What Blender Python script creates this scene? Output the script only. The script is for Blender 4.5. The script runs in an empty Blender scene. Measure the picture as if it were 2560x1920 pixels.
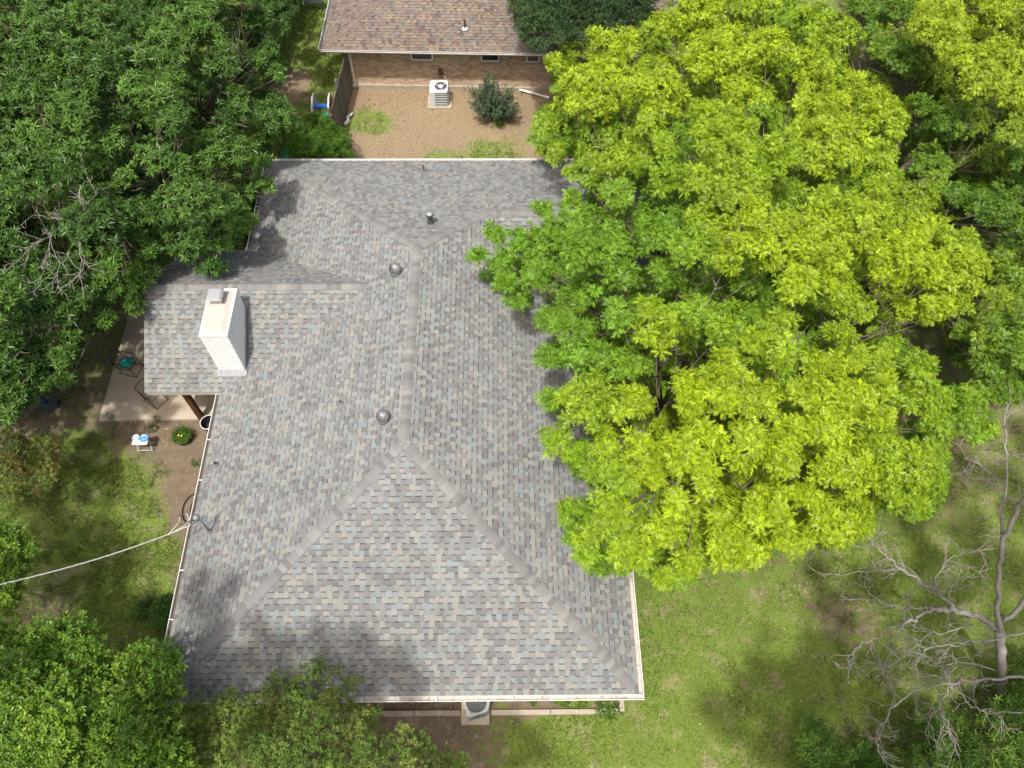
import bpy, bmesh, math, random
import numpy as np
from mathutils import Vector, Matrix
random.seed(7); RNG = np.random.default_rng(7)
SC = bpy.context.scene; COL = SC.collection
# ------------------------------------------------------------------ camera
CAM_R = np.array([0.9999286, -0.0097631, 0.0068902]); CAM_U = np.array([0.0048506, 0.8585842, 0.5126496])
CAM_F = np.array([0.0109209, 0.5125796, -0.8585703]); CAM_H = 22.5753; FOC = 1992.237
cd = bpy.data.cameras.new('camera'); cam = bpy.data.objects.new('camera', cd); COL.objects.link(cam)
cam.matrix_world = Matrix([[CAM_R[i], CAM_U[i], -CAM_F[i], (0, 0, CAM_H)[i]] for i in range(3)] + [[0, 0, 0, 1]])
cd.sensor_width = 36; cd.lens = 36 * FOC / 2560; cd.clip_end = 400; cd.clip_start = .1
SC.camera = cam
# ------------------------------------------------------------------ light
SUN_D = Vector((.16, .38, -1)).normalized()          # the way the light travels
sl = bpy.data.lights.new('sun', 'SUN'); sl.energy = 3.3; sl.angle = math.radians(1.9); sl.color = (1, .968, .925)
so = bpy.data.objects.new('sun', sl); COL.objects.link(so); so.rotation_euler = SUN_D.to_track_quat('-Z', 'Y').to_euler()
so.location = (-6, -10, 40)
w = bpy.data.worlds.new('World'); SC.world = w; w.use_nodes = True
nt = w.node_tree; bg = nt.nodes['Background']; sky = nt.nodes.new('ShaderNodeTexSky'); sky.sky_type = 'NISHITA'
sky.sun_disc = False; sky.sun_elevation = math.asin(-SUN_D.z); sky.sun_rotation = math.atan2(-SUN_D.x, -SUN_D.y)
sky.dust_density = 7.0; sky.air_density = 1.0; sky.ozone_density = 0.4; nt.links.new(sky.outputs[0], bg.inputs[0]); bg.inputs[1].default_value = .15
SC.view_settings.view_transform = 'Standard'; SC.view_settings.look = 'None'
SC.view_settings.exposure = 0.18; SC.view_settings.gamma = 1; SC.view_settings.use_curve_mapping = False

def S(px, py, z=0.):                                 # photograph point + real height -> place in the world
    d = CAM_R * (px - 1280) / FOC + CAM_U * (960 - py) / FOC + CAM_F
    k = (z - CAM_H) / d[2]
    return np.array([d[0] * k, d[1] * k, z])
def A(px, py, z=0.): return S(px * 1.15732, py * 1.15732, z)
# ------------------------------------------------------------------ materials
def mat(name, color=(.5, .5, .5), rough=.8, spec=.3, metal=0, attr=False, n1=(0, 0), n2=(0, 0), bump=(0, 0), trans=0, dirt=None):
    """colour (or the mesh's own colour) broken up by two scales of noise; n=(scale, amount)"""
    m = bpy.data.materials.new(name); m.use_nodes = True; t = m.node_tree; N = t.nodes; L = t.links
    b = N['Principled BSDF']; b.inputs['Roughness'].default_value = rough; b.inputs['Metallic'].default_value = metal
    b.inputs['Specular IOR Level'].default_value = spec
    tc = N.new('ShaderNodeTexCoord')
    if attr:
        a = N.new('ShaderNodeAttribute'); a.attribute_name = 'col'; cur = a.outputs['Color']
    else:
        a = N.new('ShaderNodeRGB'); a.outputs[0].default_value = (*color, 1); cur = a.outputs[0]
    for sc_, am in (n1, n2):
        if not am: continue
        n = N.new('ShaderNodeTexNoise'); n.inputs['Scale'].default_value = sc_; n.inputs['Detail'].default_value = 5
        n.inputs['Roughness'].default_value = .65; L.new(tc.outputs['Object'], n.inputs['Vector'])
        mr = N.new('ShaderNodeMapRange'); mr.inputs[1].default_value = .3; mr.inputs[2].default_value = .7
        mr.inputs[3].default_value = 1 - am; mr.inputs[4].default_value = 1 + am; L.new(n.outputs['Fac'], mr.inputs[0])
        vm = N.new('ShaderNodeVectorMath'); vm.operation = 'SCALE'; L.new(cur, vm.inputs[0]); L.new(mr.outputs[0], vm.inputs['Scale'])
        cur = vm.outputs[0]
    if dirt:                                         # (scale, threshold, colour, strength)
        n = N.new('ShaderNodeTexNoise'); n.inputs['Scale'].default_value = dirt[0]; n.inputs['Detail'].default_value = 8
        n.inputs['Roughness'].default_value = .7; L.new(tc.outputs['Object'], n.inputs['Vector'])
        mr = N.new('ShaderNodeMapRange'); mr.inputs[1].default_value = dirt[1]; mr.inputs[2].default_value = dirt[1] + .12
        mr.inputs[4].default_value = dirt[3]; L.new(n.outputs['Fac'], mr.inputs[0])
        mx = N.new('ShaderNodeMix'); mx.data_type = 'RGBA'; L.new(mr.outputs[0], mx.inputs[0]); L.new(cur, mx.inputs[6])
        mx.inputs[7].default_value = (*dirt[2], 1); cur = mx.outputs[2]
    L.new(cur, b.inputs['Base Color'])
    if bump[1]:
        n = N.new('ShaderNodeTexNoise'); n.inputs['Scale'].default_value = bump[0]; n.inputs['Detail'].default_value = 4
        L.new(tc.outputs['Object'], n.inputs['Vector'])
        bp = N.new('ShaderNodeBump'); bp.inputs['Strength'].default_value = bump[1]; bp.inputs['Distance'].default_value = .01
        L.new(n.outputs['Fac'], bp.inputs['Height']); L.new(bp.outputs[0], b.inputs['Normal'])
    if trans:
        o = N['Material Output']; ts = N.new('ShaderNodeBsdfTranslucent'); ms = N.new('ShaderNodeMixShader')
        ms.inputs[0].default_value = trans; L.new(cur, ts.inputs[0]); L.new(b.outputs[0], ms.inputs[1]); L.new(ts.outputs[0], ms.inputs[2])
        L.new(ms.outputs[0], o.inputs[0])
    return m
M_shing = mat('asphalt_shingle', attr=True, rough=.95, spec=.15, n1=(140, .22), n2=(.9, .07))
M_deck = mat('roofing_felt', (.05, .048, .045), n1=(20, .2))
M_white = mat('white_painted_metal', (.78, .78, .75), .45, .4, n1=(6, .05), dirt=(9, .58, (.42, .38, .3), .45))
M_gutin = mat('gutter_trough_grit', (.5, .46, .4), .8, n1=(30, .25), dirt=(7, .5, (.26, .2, .14), .7))
M_gutdk = mat('dirty_gutter_trough', (.13, .11, .085), .9, n1=(12, .3))
M_fascia = mat('fascia_paint', (.5, .47, .41), .7, n1=(5, .1))
M_wbrick = mat('white_painted_brick', (.86, .86, .84), .7, .2, n1=(12, .05), bump=(60, .4), dirt=(16, .66, (.4, .37, .33), .6))
M_crown = mat('mortar_crown', (.5, .45, .39), .9, n1=(5, .08), n2=(60, .06), dirt=(3, .58, (.5, .42, .36), .4))
M_galv = mat('galvanised_metal', (.3, .31, .315), .55, .4, .5, n1=(14, .12))
M_galv2 = mat('dull_zinc_flashing', (.36, .375, .38), .65, .3, .15, n1=(10, .2), dirt=(12, .55, (.3, .3, .3), .5))
M_flash = mat('painted_flashing', (.2, .2, .2), .7, .3, n1=(10, .2))
M_dark = mat('black_iron', (.02, .02, .02), .5, .5, n1=(20, .2))
M_dkgrey = mat('dark_grey_metal', (.09, .1, .105), .55, .4, n1=(15, .15))
M_brick = mat('tan_brick', attr=True, rough=.9, spec=.15, n1=(40, .18), n2=(1.1, .1))
M_mortar = mat('brick_mortar', (.34, .28, .21), .95, n1=(30, .15))
M_conc = mat('patio_concrete', (.5, .43, .325), .9, .2, n1=(1.6, .14), n2=(55, .12), bump=(80, .3), dirt=(2.2, .6, (.22, .175, .13), .45))
M_conc2 = mat('pale_concrete', (.42, .37, .295), .9, .2, n1=(3, .12), n2=(70, .12), dirt=(5, .58, (.25, .2, .15), .5))
M_post = mat('stained_wood', (.115, .05, .02), .7, .3, n1=(4, .25), n2=(60, .2))
M_fence = mat('weathered_fence_wood', attr=True, rough=.9, spec=.15, n1=(3, .2), n2=(50, .2))
M_bark = mat('bark', (.17, .135, .105), .95, .1, n1=(7, .25), n2=(40, .3), bump=(30, .8))
M_dead = mat('dead_bleached_wood', (.31, .285, .25), .9, .15, n1=(2.2, .3), n2=(40, .25), bump=(35, .6))
M_glass = mat('window_glass', (.03, .035, .035), .12, .6)
M_screen = mat('window_screen', (.08, .085, .08), .7, .3, n1=(3, .2))
M_leaf_oak = mat('oak_leaf', attr=True, rough=.42, spec=.4, trans=.12)
M_leaf_gloss = mat('glossy_leaf', attr=True, rough=.42, spec=.4, trans=.2)
M_leaf_soft = mat('soft_leaf', attr=True, rough=.6, spec=.25, trans=.25)
M_litter = mat('fallen_leaf', attr=True, rough=.9, spec=.1)
M_teal = mat('teal_cushion', (.02, .33, .3), .7, n1=(20, .2), bump=(12, .8))
M_plwhite = mat('white_plastic', (.75, .75, .73), .4, .4, n1=(5, .06))
M_acw = mat('pale_grey_enamel', (.62, .64, .65), .4, .45, n1=(5, .06), dirt=(8, .6, (.4, .4, .38), .4))
M_acd = mat('dark_coil', (.085, .09, .095), .6, .4, n1=(30, .3))
M_acg = mat('grey_enamel', (.36, .39, .39), .5, .4, n1=(6, .08), dirt=(9, .56, (.2, .2, .18), .4))
M_blue = mat('blue_plastic', (.03, .12, .5), .4, .4, n1=(8, .1))
M_lblue = mat('pale_blue_plastic', (.16, .36, .72), .35, .5, n1=(8, .1))
M_clear = mat('clear_plastic', (.55, .58, .58), .25, .5, n1=(12, .2))
M_green = mat('green_plastic', (.02, .2, .1), .4, .4, n1=(8, .1))
M_burg = mat('burgundy_plastic', (.2, .02, .05), .4, .4, n1=(8, .1))
M_red = mat('red_plastic', (.45, .03, .04), .5, .4)
M_cable = mat('pale_cable_jacket', (.6, .6, .58), .6, .3, n1=(20, .1))
M_pbrick = mat('pale_loose_brick', (.5, .37, .3), .9, .2, n1=(20, .15))
M_cyl = mat('rusty_brown_metal', (.13, .06, .04), .8, .2, n1=(20, .3))
M_soil = mat('potting_soil', (.05, .035, .025), .95, .1, n1=(40, .4))

# ------------------------------------------------------------------ mesh building
class MB:
    def __init__(s): s.v = []; s.f = []; s.m = []; s.c = []
    def add(s, vs, fs, mi=0, col=(1, 1, 1)):
        o = len(s.v); s.v += [tuple(map(float, p)) for p in vs]
        for f in fs: s.f.append([i + o for i in f]); s.m.append(mi); s.c.append(col)
    def box(s, c, d, rz=0, mi=0, col=(1, 1, 1), M=None):
        x, y, z = d[0] / 2, d[1] / 2, d[2] / 2
        P = np.array([(-x, -y, -z), (x, -y, -z), (x, y, -z), (-x, y, -z), (-x, -y, z), (x, -y, z), (x, y, z), (-x, y, z)])
        if M is not None: P = P @ np.array(M).T
        cr, sr = math.cos(rz), math.sin(rz)
        P = np.stack([P[:, 0] * cr - P[:, 1] * sr, P[:, 0] * sr + P[:, 1] * cr, P[:, 2]], 1) + np.array(c)
        s.add(P, [(0, 3, 2, 1), (4, 5, 6, 7), (0, 1, 5, 4), (1, 2, 6, 5), (2, 3, 7, 6), (3, 0, 4, 7)], mi, col)
    def prism(s, pts, z0, z1, mi=0, col=(1, 1, 1)):
        n = len(pts); s.add([(p[0], p[1], z0) for p in pts] + [(p[0], p[1], z1) for p in pts],
            [tuple(range(n))[::-1], tuple(range(n, 2 * n))] + [(i, (i + 1) % n, n + (i + 1) % n, n + i) for i in range(n)], mi, col)
    def tube(s, pts, r, n=6, mi=0, col=(1, 1, 1), caps=True):
        pts = [np.array(p, float) for p in pts]; k = len(pts)
        rs = list(r) if hasattr(r, '__len__') else [r] * k
        V = []; prev = None
        for i, p in enumerate(pts):
            t = pts[min(i + 1, k - 1)] - pts[max(i - 1, 0)]; t = t / (np.linalg.norm(t) + 1e-9)
            a = np.array([0, 0, 1.]) if prev is None else prev
            if abs(t @ a) > .95 and prev is None: a = np.array([1., 0, 0])
            u = a - t * (a @ t); u /= np.linalg.norm(u) + 1e-9; prev = u; q = np.cross(t, u)
            for j in range(n):
                an = 2 * math.pi * j / n; V.append(p + rs[i] * (u * math.cos(an) + q * math.sin(an)))
        F = [(i * n + j, i * n + (j + 1) % n, (i + 1) * n + (j + 1) % n, (i + 1) * n + j) for i in range(k - 1) for j in range(n)]
        if caps: F += [tuple(range(n))[::-1], tuple(range((k - 1) * n, k * n))]
        s.add(V, F, mi, col)
    def lathe(s, c, prof, n=16, mi=0, col=(1, 1, 1), sq=None):
        V = []; 
        for r, z in prof:
            for j in range(n):
                a = 2 * math.pi * j / n; V.append((c[0] + r * math.cos(a), c[1] + r * math.sin(a), c[2] + z))
        k = len(prof)
        F = [(i * n + j, i * n + (j + 1) % n, (i + 1) * n + (j + 1) % n, (i + 1) * n + j) for i in range(k - 1) for j in range(n)]
        if prof[0][0] > 1e-4: F.append(tuple(range(n))[::-1])
        if prof[-1][0] > 1e-4: F.append(tuple(range((k - 1) * n, k * n)))
        s.add(V, F, mi, col)
    def mesh(s, name, mats, off=(0, 0, 0), smooth=False, attr=False):
        me = bpy.data.meshes.new(name); o = np.array(off)
        me.from_pydata([tuple(np.array(p) - o) for p in s.v], [], s.f)
        for m in (mats if isinstance(mats, (list, tuple)) else [mats]): me.materials.append(m)
        if any(s.m): me.polygons.foreach_set('material_index', s.m)
        if smooth: me.polygons.foreach_set('use_smooth', [True] * len(s.f))
        if attr:
            a = me.color_attributes.new('col', 'FLOAT_COLOR', 'CORNER'); n = [len(f) for f in s.f]
            c = np.repeat(np.array([(*q, 1) for q in s.c]), n, axis=0); a.data.foreach_set('color', c.ravel())
        me.update(); return me
def props(o, label=None, cat=None, group=None, kind=None):
    for k, v in (('label', label), ('category', cat), ('group', group), ('kind', kind)):
        if v: o[k] = v
    return o
def link(name, me, parent=None, loc=(0, 0, 0), **kw):
    o = bpy.data.objects.new(name, me); COL.objects.link(o); o.location = loc
    if parent: o.parent = parent
    return props(o, **kw)
def empty(name, loc, label, cat, group=None):
    o = link(name, None, None, loc, label=label, cat=cat, group=group); o.empty_display_size = .3; return o
WO = {}
def part(name, mb, mats, parent=None, smooth=False, attr=False, **kw):
    """mesh given in world coordinates, made a child of parent (whose origin chain is in WO)"""
    off = np.zeros(3); p = parent
    while p: off = off + np.array(p.location); p = p.parent
    return link(name, mb.mesh(name, mats, off, smooth, attr), parent, **kw)
def one(name, mb, mats, origin, label, cat, smooth=False, attr=False, group=None, kind=None):
    return link(name, mb.mesh(name, mats, origin, smooth, attr), None, tuple(origin), label=label, cat=cat, group=group, kind=kind)
def fastmesh(name, V, loops, starts, totals, cols, mats):
    me = bpy.data.meshes.new(name); me.vertices.add(len(V)); me.vertices.foreach_set('co', np.asarray(V, np.float32).ravel())
    me.loops.add(len(loops)); me.loops.foreach_set('vertex_index', np.asarray(loops, np.int32))
    me.polygons.add(len(starts)); me.polygons.foreach_set('loop_start', np.asarray(starts, np.int32))
    me.update(calc_edges=True)
    if cols is not None:
        a = me.color_attributes.new('col', 'BYTE_COLOR', 'POINT'); c = np.ones((len(V), 4), np.float32); c[:, :3] = np.clip(cols, 0, 1) 
        a.data.foreach_set('color', c.ravel())
    me.materials.append(mats); return me

# ------------------------------------------------------------------ GROUND
def in_poly(P, poly):
    x, y = P[:, 0], P[:, 1]; ins = np.zeros(len(P), bool); n = len(poly); j = n - 1
    for i in range(n):
        xi, yi = poly[i][:2]; xj, yj = poly[j][:2]
        c = ((yi > y) != (yj > y)) & (x < (xj - xi) * (y - yi) / ((yj - yi) + 1e-12) + xi); ins ^= c; j = i
    return ins
class VN:                                            # smooth value noise in numpy
    def __init__(s, seed): s.t = np.random.default_rng(seed).random((64, 64))
    def __call__(s, x, y, sc):
        x = x * sc; y = y * sc; xi = np.floor(x).astype(int); yi = np.floor(y).astype(int); fx = x - xi; fy = y - yi
        fx = fx * fx * (3 - 2 * fx); fy = fy * fy * (3 - 2 * fy); g = lambda a, b: s.t[a % 64, b % 64]
        return (g(xi, yi) * (1 - fx) + g(xi + 1, yi) * fx) * (1 - fy) + (g(xi, yi + 1) * (1 - fx) + g(xi + 1, yi + 1) * fx) * fy
    def fbm(s, x, y, sc): return (s(x, y, sc) + .5 * s(x + 9.3, y + 2.1, sc * 2.1) + .25 * s(x + 4.7, y + 8.8, sc * 4.3)) / 1.75
vn = VN(3)
# patches: (x, y, radius, grass, litter)
def blob(px, py, r, g, l): p = A(px, py, 0); return (p[0], p[1], r, g, l)
PATCH = [blob(*q) for q in [
 (330, 920, 1.6, .12, .25), (400, 960, 1.5, .1, .35), (420, 1010, 1.3, .05, .3), (395, 1080, .9, .15, .2), (270, 920, 1.2, .2, .2), (230, 870, 1.0, .35, .2),
 (150, 800, 1.8, .5, .1), (130, 880, 1.5, .45, .15), (60, 900, 1.5, .3, .2), (200, 980, 1.3, .8, .1), (270, 1030, 1.3, .78, .1), (330, 1030, 1.0, .6, .2),
 (190, 1090, 1.3, .45, .2), (250, 1120, 1.5, .8, .1), (130, 1060, 1.5, .65, .2), (150, 1180, 1.5, .75, .1), (330, 1150, 1.2, .75, .1), (390, 1130, .8, .2, .3),
 (130, 1270, 1.0, .3, .5), (230, 1250, 1.2, .75, .1), (300, 1290, 1.3, .88, .05), (250, 1360, 1.3, .9, .05), (370, 1240, .7, .35, .5), (100, 1240, 1.0, .6, .2),
 (860, 1560, 1.4, .15, .5), (960, 1580, 1.2, .25, .4), (1010, 1600, 1.1, .5, .35), (1100, 1545, .5, .5, .2), (1130, 1516, .35, -.6, .3), (1210, 1516, .35, -.2, .3), (1170, 1516, .3, -.6, .3), (1290, 1516, .3, 0, .3), (960, 1522, .6, -.6, .2), (850, 1522, .6, -.6, .2), (900, 1640, 1.5, .35, .4),
 (1500, 1450, 1.6, .62, .3), (1400, 1400, 1.6, .72, .2), (1650, 1500, 2.5, .74, .1), (1500, 1560, 1.2, .58, .3), (1600, 1290, 1.8, .6, .3), (1420, 1600, 1.2, .75, .1), (1560, 1370, 1.2, .72, .2), (1300, 1620, 2, .92, .0),
 (1480, 1250, 1.4, .6, .35), (1750, 1230, 1.5, .55, .4), (1800, 1330, .8, .35, .55), (1860, 1360, .7, .4, .5), (2000, 1060, 1.2, .5, .4), (1900, 1180, 1.5, .7, .3),
 (2080, 1050, 1.2, .5, .5), (2160, 1150, 1.8, .6, .35), (2150, 1300, 2.0, .65, .3), (1950, 1500, 2.0, .65, .3), (1760, 1580, 2, .85, .1), (2050, 1600, 2.0, .5, .3),
 (760, 215, 1.0, .05, .9), (900, 240, 2.0, .06, .95), (1020, 270, 2, .05, 1.0), (1120, 250, 1.8, .05, 1), (820, 270, .8, 1.05, .5), (790, 250, .8, .75, .6), (785, 210, .6, .6, .6), (850, 300, .9, .45, .8),
 (904, 264, .35, .9, .5), (935, 240, .35, .7, .6), (1030, 312, .8, .95, .7), (1110, 300, .8, .75, .8), (960, 335, .9, .8, .7), (1080, 335, 1.0, .8, .7), (800, 320, 1.0, .05, .9), (720, 320, 1.0, .4, .6),
 (900, 290, 1.0, .1, .9), (980, 300, .9, .08, .95), (1150, 320, 1.2, .3, .9),
 (665, 60, 1.5, .95, .1), (690, 30, 1.5, .9, .15), (700, 130, 1.2, .92, .1), (655, 130, .7, .6, .5), (655, 175, .8, .02, 1), (640, 200, .8, .05, 1), (690, 190, 1.0, .95, .05),
 (660, 230, .8, .5, .5), (720, 160, .9, .95, 0), (690, 240, 1.2, .85, .1), (720, 100, 1, .95, 0),
 (1500, 800, 3, .5, .3), (1700, 500, 4, .5, .3), (2000, 900, 3, .5, .3), (2100, 200, 5, .5, .3), (300, 300, 5, .6, .3), (100, 600, 4, .5, .3)]]
PA = np.array(PATCH)
def ground_mask(x, y):
    w = np.full(x.shape, .02); g = np.full(x.shape, .02 * .6); l = np.full(x.shape, .02 * .3)
    for a, b, r, gg, ll in PA:
        k = np.exp(-((x - a) ** 2 + (y - b) ** 2) / (r * r) * 1.6); w = w + k; g = g + k * gg; l = l + k * ll
    return g / w, l / w
GX0, GX1, GY0, GY1, GD = -26, 26, -4, 46, .16
def make_ground():
    nx = int((GX1 - GX0) / GD) + 1; ny = int((GY1 - GY0) / GD) + 1
    X, Y = np.meshgrid(np.linspace(GX0, GX1, nx), np.linspace(GY0, GY1, ny)); X = X.ravel(); Y = Y.ravel()
    g, l = ground_mask(X, Y)
    Z = (vn.fbm(X + 50, Y + 50, .6) - .5) * .05 + (vn.fbm(X, Y, 3.1) - .5) * .02 - .01
    V = np.stack([X, Y, Z], 1)
    idx = (np.arange(ny - 1)[:, None] * nx + np.arange(nx - 1)[None]).ravel()
    L = np.stack([idx, idx + 1, idx + nx + 1, idx + nx], 1).ravel()
    st = np.arange(len(idx)) * 4
    # skirt out to the horizon
    big = 300; base = len(V); ring = np.array([(-big, -big), (big, -big), (big, big), (-big, big)])
    cor = np.array([(GX0, GY0), (GX1, GY0), (GX1, GY1), (GX0, GY1)], float)
    V = np.vstack([V, np.c_[ring, np.full(4, -.08)], np.c_[cor, np.full(4, -.08)]])
    Lx = []
    for i in range(4): j = (i + 1) % 4; Lx += [base + i, base + j, base + 4 + j, base + 4 + i]
    L = np.r_[L, Lx]; st = np.arange(len(L) // 4) * 4
    col = np.zeros((len(V), 3)); col[:, 0] = .6; col[:, 1] = .3; col[:len(g), 0] = g; col[:len(g), 1] = l
    m = bpy.data.materials.new('yard_ground'); m.use_nodes = True; t = m.node_tree; N = t.nodes; K = t.links; b = N['Principled BSDF']
    b.inputs['Roughness'].default_value = .95; b.inputs['Specular IOR Level'].default_value = .1
    tc = N.new('ShaderNodeTexCoord'); at = N.new('ShaderNodeAttribute'); at.attribute_name = 'col'; sp = N.new('ShaderNodeSeparateColor'); K.new(at.outputs['Color'], sp.inputs[0])
    def noise(sc, det=6, ro=.65):
        n = N.new('ShaderNodeTexNoise'); n.inputs['Scale'].default_value = sc; n.inputs['Detail'].default_value = det; n.inputs['Roughness'].default_value = ro
        K.new(tc.outputs['Object'], n.inputs['Vector']); return n.outputs['Fac']
    def ramp(f, stops):
        r = N.new('ShaderNodeValToRGB'); e = r.color_ramp.elements
        while len(e) < len(stops): e.new(.5)
        for q, (p, c) in zip(e, stops): q.position = p; q.color = (*c, 1)
        K.new(f, r.inputs[0]); return r.outputs[0]
    def mix(f, a, c):
        x = N.new('ShaderNodeMix'); x.data_type = 'RGBA'; K.new(f, x.inputs[0]); K.new(a, x.inputs[6]); K.new(c, x.inputs[7]); return x.outputs[2]
    def thr(f, n, lo=.46, hi=.54, amp=.9):           # mask + noise, thresholded softly
        a = N.new('ShaderNodeMath'); a.operation = 'MULTIPLY_ADD'; K.new(n, a.inputs[0]); a.inputs[1].default_value = amp; a.inputs[2].default_value = -amp / 2
        c = N.new('ShaderNodeMath'); c.operation = 'ADD'; K.new(a.outputs[0], c.inputs[0]); K.new(f, c.inputs[1])
        r = N.new('ShaderNodeMapRange'); r.inputs[1].default_value = lo; r.inputs[2].default_value = hi; K.new(c.outputs[0], r.inputs[0]); return r.outputs[0]
    soil = ramp(noise(3.5), [(.3, (.12, .09, .062)), (.5, (.2, .155, .11)), (.7, (.29, .23, .165))])
    soil = mix(noise(90, 3), soil, ramp(noise(40, 4), [(.35, (.1, .07, .045)), (.65, (.3, .24, .17))]))
    lit = ramp(noise(45, 6, .8), [(.3, (.13, .095, .056)), (.46, (.27, .205, .125)), (.58, (.36, .285, .18)), (.72, (.46, .38, .26))])
    gr = ramp(noise(28, 6, .8), [(.3, (.045, .085, .012)), (.47, (.145, .215, .036)), (.6, (.21, .28, .06)), (.72, (.31, .35, .11))])
    gr = mix(thr(noise(1.6, 6, .7), noise(9, 4), .52, .66, .5), gr, ramp(noise(30, 6, .8), [(.3, (.13, .13, .05)), (.5, (.27, .26, .12)), (.7, (.42, .36, .2))]))
    c1 = mix(thr(sp.outputs[1], noise(3.2, 8, .75), .4, .6, 1.4), soil, lit)
    c2 = mix(thr(sp.outputs[0], noise(4.5, 9, .8), .42, .56, 1.5), c1, gr)
    K.new(c2, b.inputs['Base Color'])
    bp = N.new('ShaderNodeBump'); bp.inputs['Strength'].default_value = .7; bp.inputs['Distance'].default_value = .03; K.new(noise(55, 5, .8), bp.inputs['Height']); K.new(bp.outputs[0], b.inputs['Normal'])
    me = fastmesh('ground', V, L, st, None, col, m); 
    me.attributes.remove(me.color_attributes['col']); a = me.color_attributes.new('col', 'FLOAT_COLOR', 'POINT')
    a.data.foreach_set('color', np.c_[col, np.ones(len(col))].astype(np.float32).ravel())
    link('ground', me, kind='structure')
make_ground()
HOUSE_FOOT = [(-7.7, 3.9), (2.7, 3.9), (2.7, 14.4), (6.2, 14.4), (6.2, 20.6), (-7.7, 20.6)]
PATIO = [S(250, 1046, .1)[:2], (-9.0, 12.2), (-7.7, 12.2), (-7.7, 18.4), (-12.9, 18.4)]
PATIO[0] = np.array([-12.9, 12.17])

def scatter_ground(n, poly, keep):
    """random points inside a world polygon, kept where keep(x,y) > random"""
    P = np.array([p[:2] for p in poly]); lo = P.min(0); hi = P.max(0)
    Q = RNG.random((n, 2)) * (hi - lo) + lo
    Q = Q[in_poly(Q, P)]; Q = Q[~in_poly(Q, HOUSE_FOOT)]; Q = Q[~in_poly(Q, PATIO)]
    return Q[keep(Q[:, 0], Q[:, 1]) > RNG.random(len(Q))]
def blades(name, Q, h, wdt, cols, label, cat=None, k=3, kind='stuff'):
    n = len(Q) * k; Q = np.repeat(Q, k, 0) + RNG.normal(0, .012, (n, 2))
    a = RNG.random(n) * 6.283; lean = RNG.random(n) * .9 + .15; hh = h * (.5 + RNG.random(n)); ww = wdt * (.6 + .8 * RNG.random(n))
    d = np.stack([np.cos(a), np.sin(a)], 1); p = np.stack([-d[:, 1], d[:, 0]], 1)
    b0 = np.c_[Q - p * ww[:, None], np.full(n, -.02)]; b1 = np.c_[Q + p * ww[:, None], np.full(n, -.02)]
    tp = np.c_[Q + d * (hh * lean)[:, None], hh]
    V = np.stack([b0, b1, tp], 1).reshape(-1, 3); c = cols(n); c = np.repeat(c, 3, 0)
    me = fastmesh(name, V, np.arange(3 * n), np.arange(n) * 3, None, c, M_leaf_soft)
    return link(name, me, label=label, cat=cat, kind=kind)
def rc(base, var, dark=.0):
    base = np.array(base)
    def f(n):
        k = RNG.integers(0, len(base), n); v = 1 + (RNG.random((n, 1)) - .5) * 2 * var; return base[k] * v
    return f
GREEN = rc([(.14, .25, .03), (.18, .29, .04), (.1, .19, .025), (.23, .3, .06), (.36, .34, .17)], .35)
def gk(thresh=.45, amp=1.0):
    return lambda x, y: np.clip((ground_mask(x, y)[0] - thresh + (vn.fbm(x * 1.3, y * 1.3, 2.3) - .5) * amp) * 4, 0, 1)
blades('lawn_grass', scatter_ground(95000, [A(1080, 1659), A(1080, 1520), A(1370, 1515), A(1350, 1230), A(1900, 1050), A(2212, 900), A(2300, 1200), A(2300, 1659)], gk(.42)), .055, .006, GREEN,
       'short sunlit lawn grass to the right of the grey roof', 'grass')
blades('side_yard_grass', scatter_ground(60000, [A(-40, 800), A(330, 860), A(470, 900), A(420, 1150), A(350, 1450), A(200, 1500), A(-40, 1400)], gk(.45)), .06, .006, GREEN,
       'patchy dark grass in the yard left of the grey roof', 'grass')
blades('back_yard_grass', scatter_ground(42000, [A(600, -20), A(720, -20), A(745, 190), A(1300, 190), A(1300, 345), A(560, 345)], gk(.5)), .07, .008,
       rc([(.1, .2, .02), (.13, .24, .03), (.07, .15, .02), (.2, .24, .06)], .3), 'bright green grass and weeds in the yard before the brick house', 'grass')
# fallen leaves
def litter(name, Q, size, cols, label):
    n = len(Q); a = RNG.random(n) * 6.283; s = size * (.5 + RNG.random(n)); asp = .3 + .4 * RNG.random(n)
    d = np.stack([np.cos(a), np.sin(a)], 1); p = np.stack([-d[:, 1], d[:, 0]], 1)
    z = .012 + .02 * RNG.random((n, 4)); V = np.zeros((n, 4, 3))
    for i, (u, v) in enumerate(((-1, 0), (0, -1), (1, 0), (0, 1))):
        V[:, i, :2] = Q + d * (u * s)[:, None] + p * (v * s * asp)[:, None]; V[:, i, 2] = z[:, i]
    me = fastmesh(name, V.reshape(-1, 3), np.arange(4 * n), np.arange(n) * 4, None, np.repeat(cols(n), 4, 0), M_litter)
    return link(name, me, label=label, cat='leaves', kind='stuff')
LIT = rc([(.34, .265, .165), (.4, .32, .205), (.29, .22, .135), (.23, .17, .1), (.45, .37, .25)], .2)
litter('fallen_leaves', scatter_ground(19000, [A(740, 190), A(1300, 190), A(1300, 345), A(620, 345), A(600, 100), A(700, 100)], lambda x, y: ground_mask(x, y)[1] * 1.0), .024, LIT,
       'carpet of tan fallen leaves before the brick house')
litter('fallen_leaves', scatter_ground(5000, [A(0, 850), A(470, 850), A(420, 1150), A(350, 1450), A(0, 1400)], lambda x, y: .35 * ground_mask(x, y)[1] + .03), .03,
       rc([(.4, .28, .17), (.3, .18, .09), (.5, .44, .34), (.45, .2, .1)], .3), 'scattered brown leaves in the dark yard left of the roof')
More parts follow.
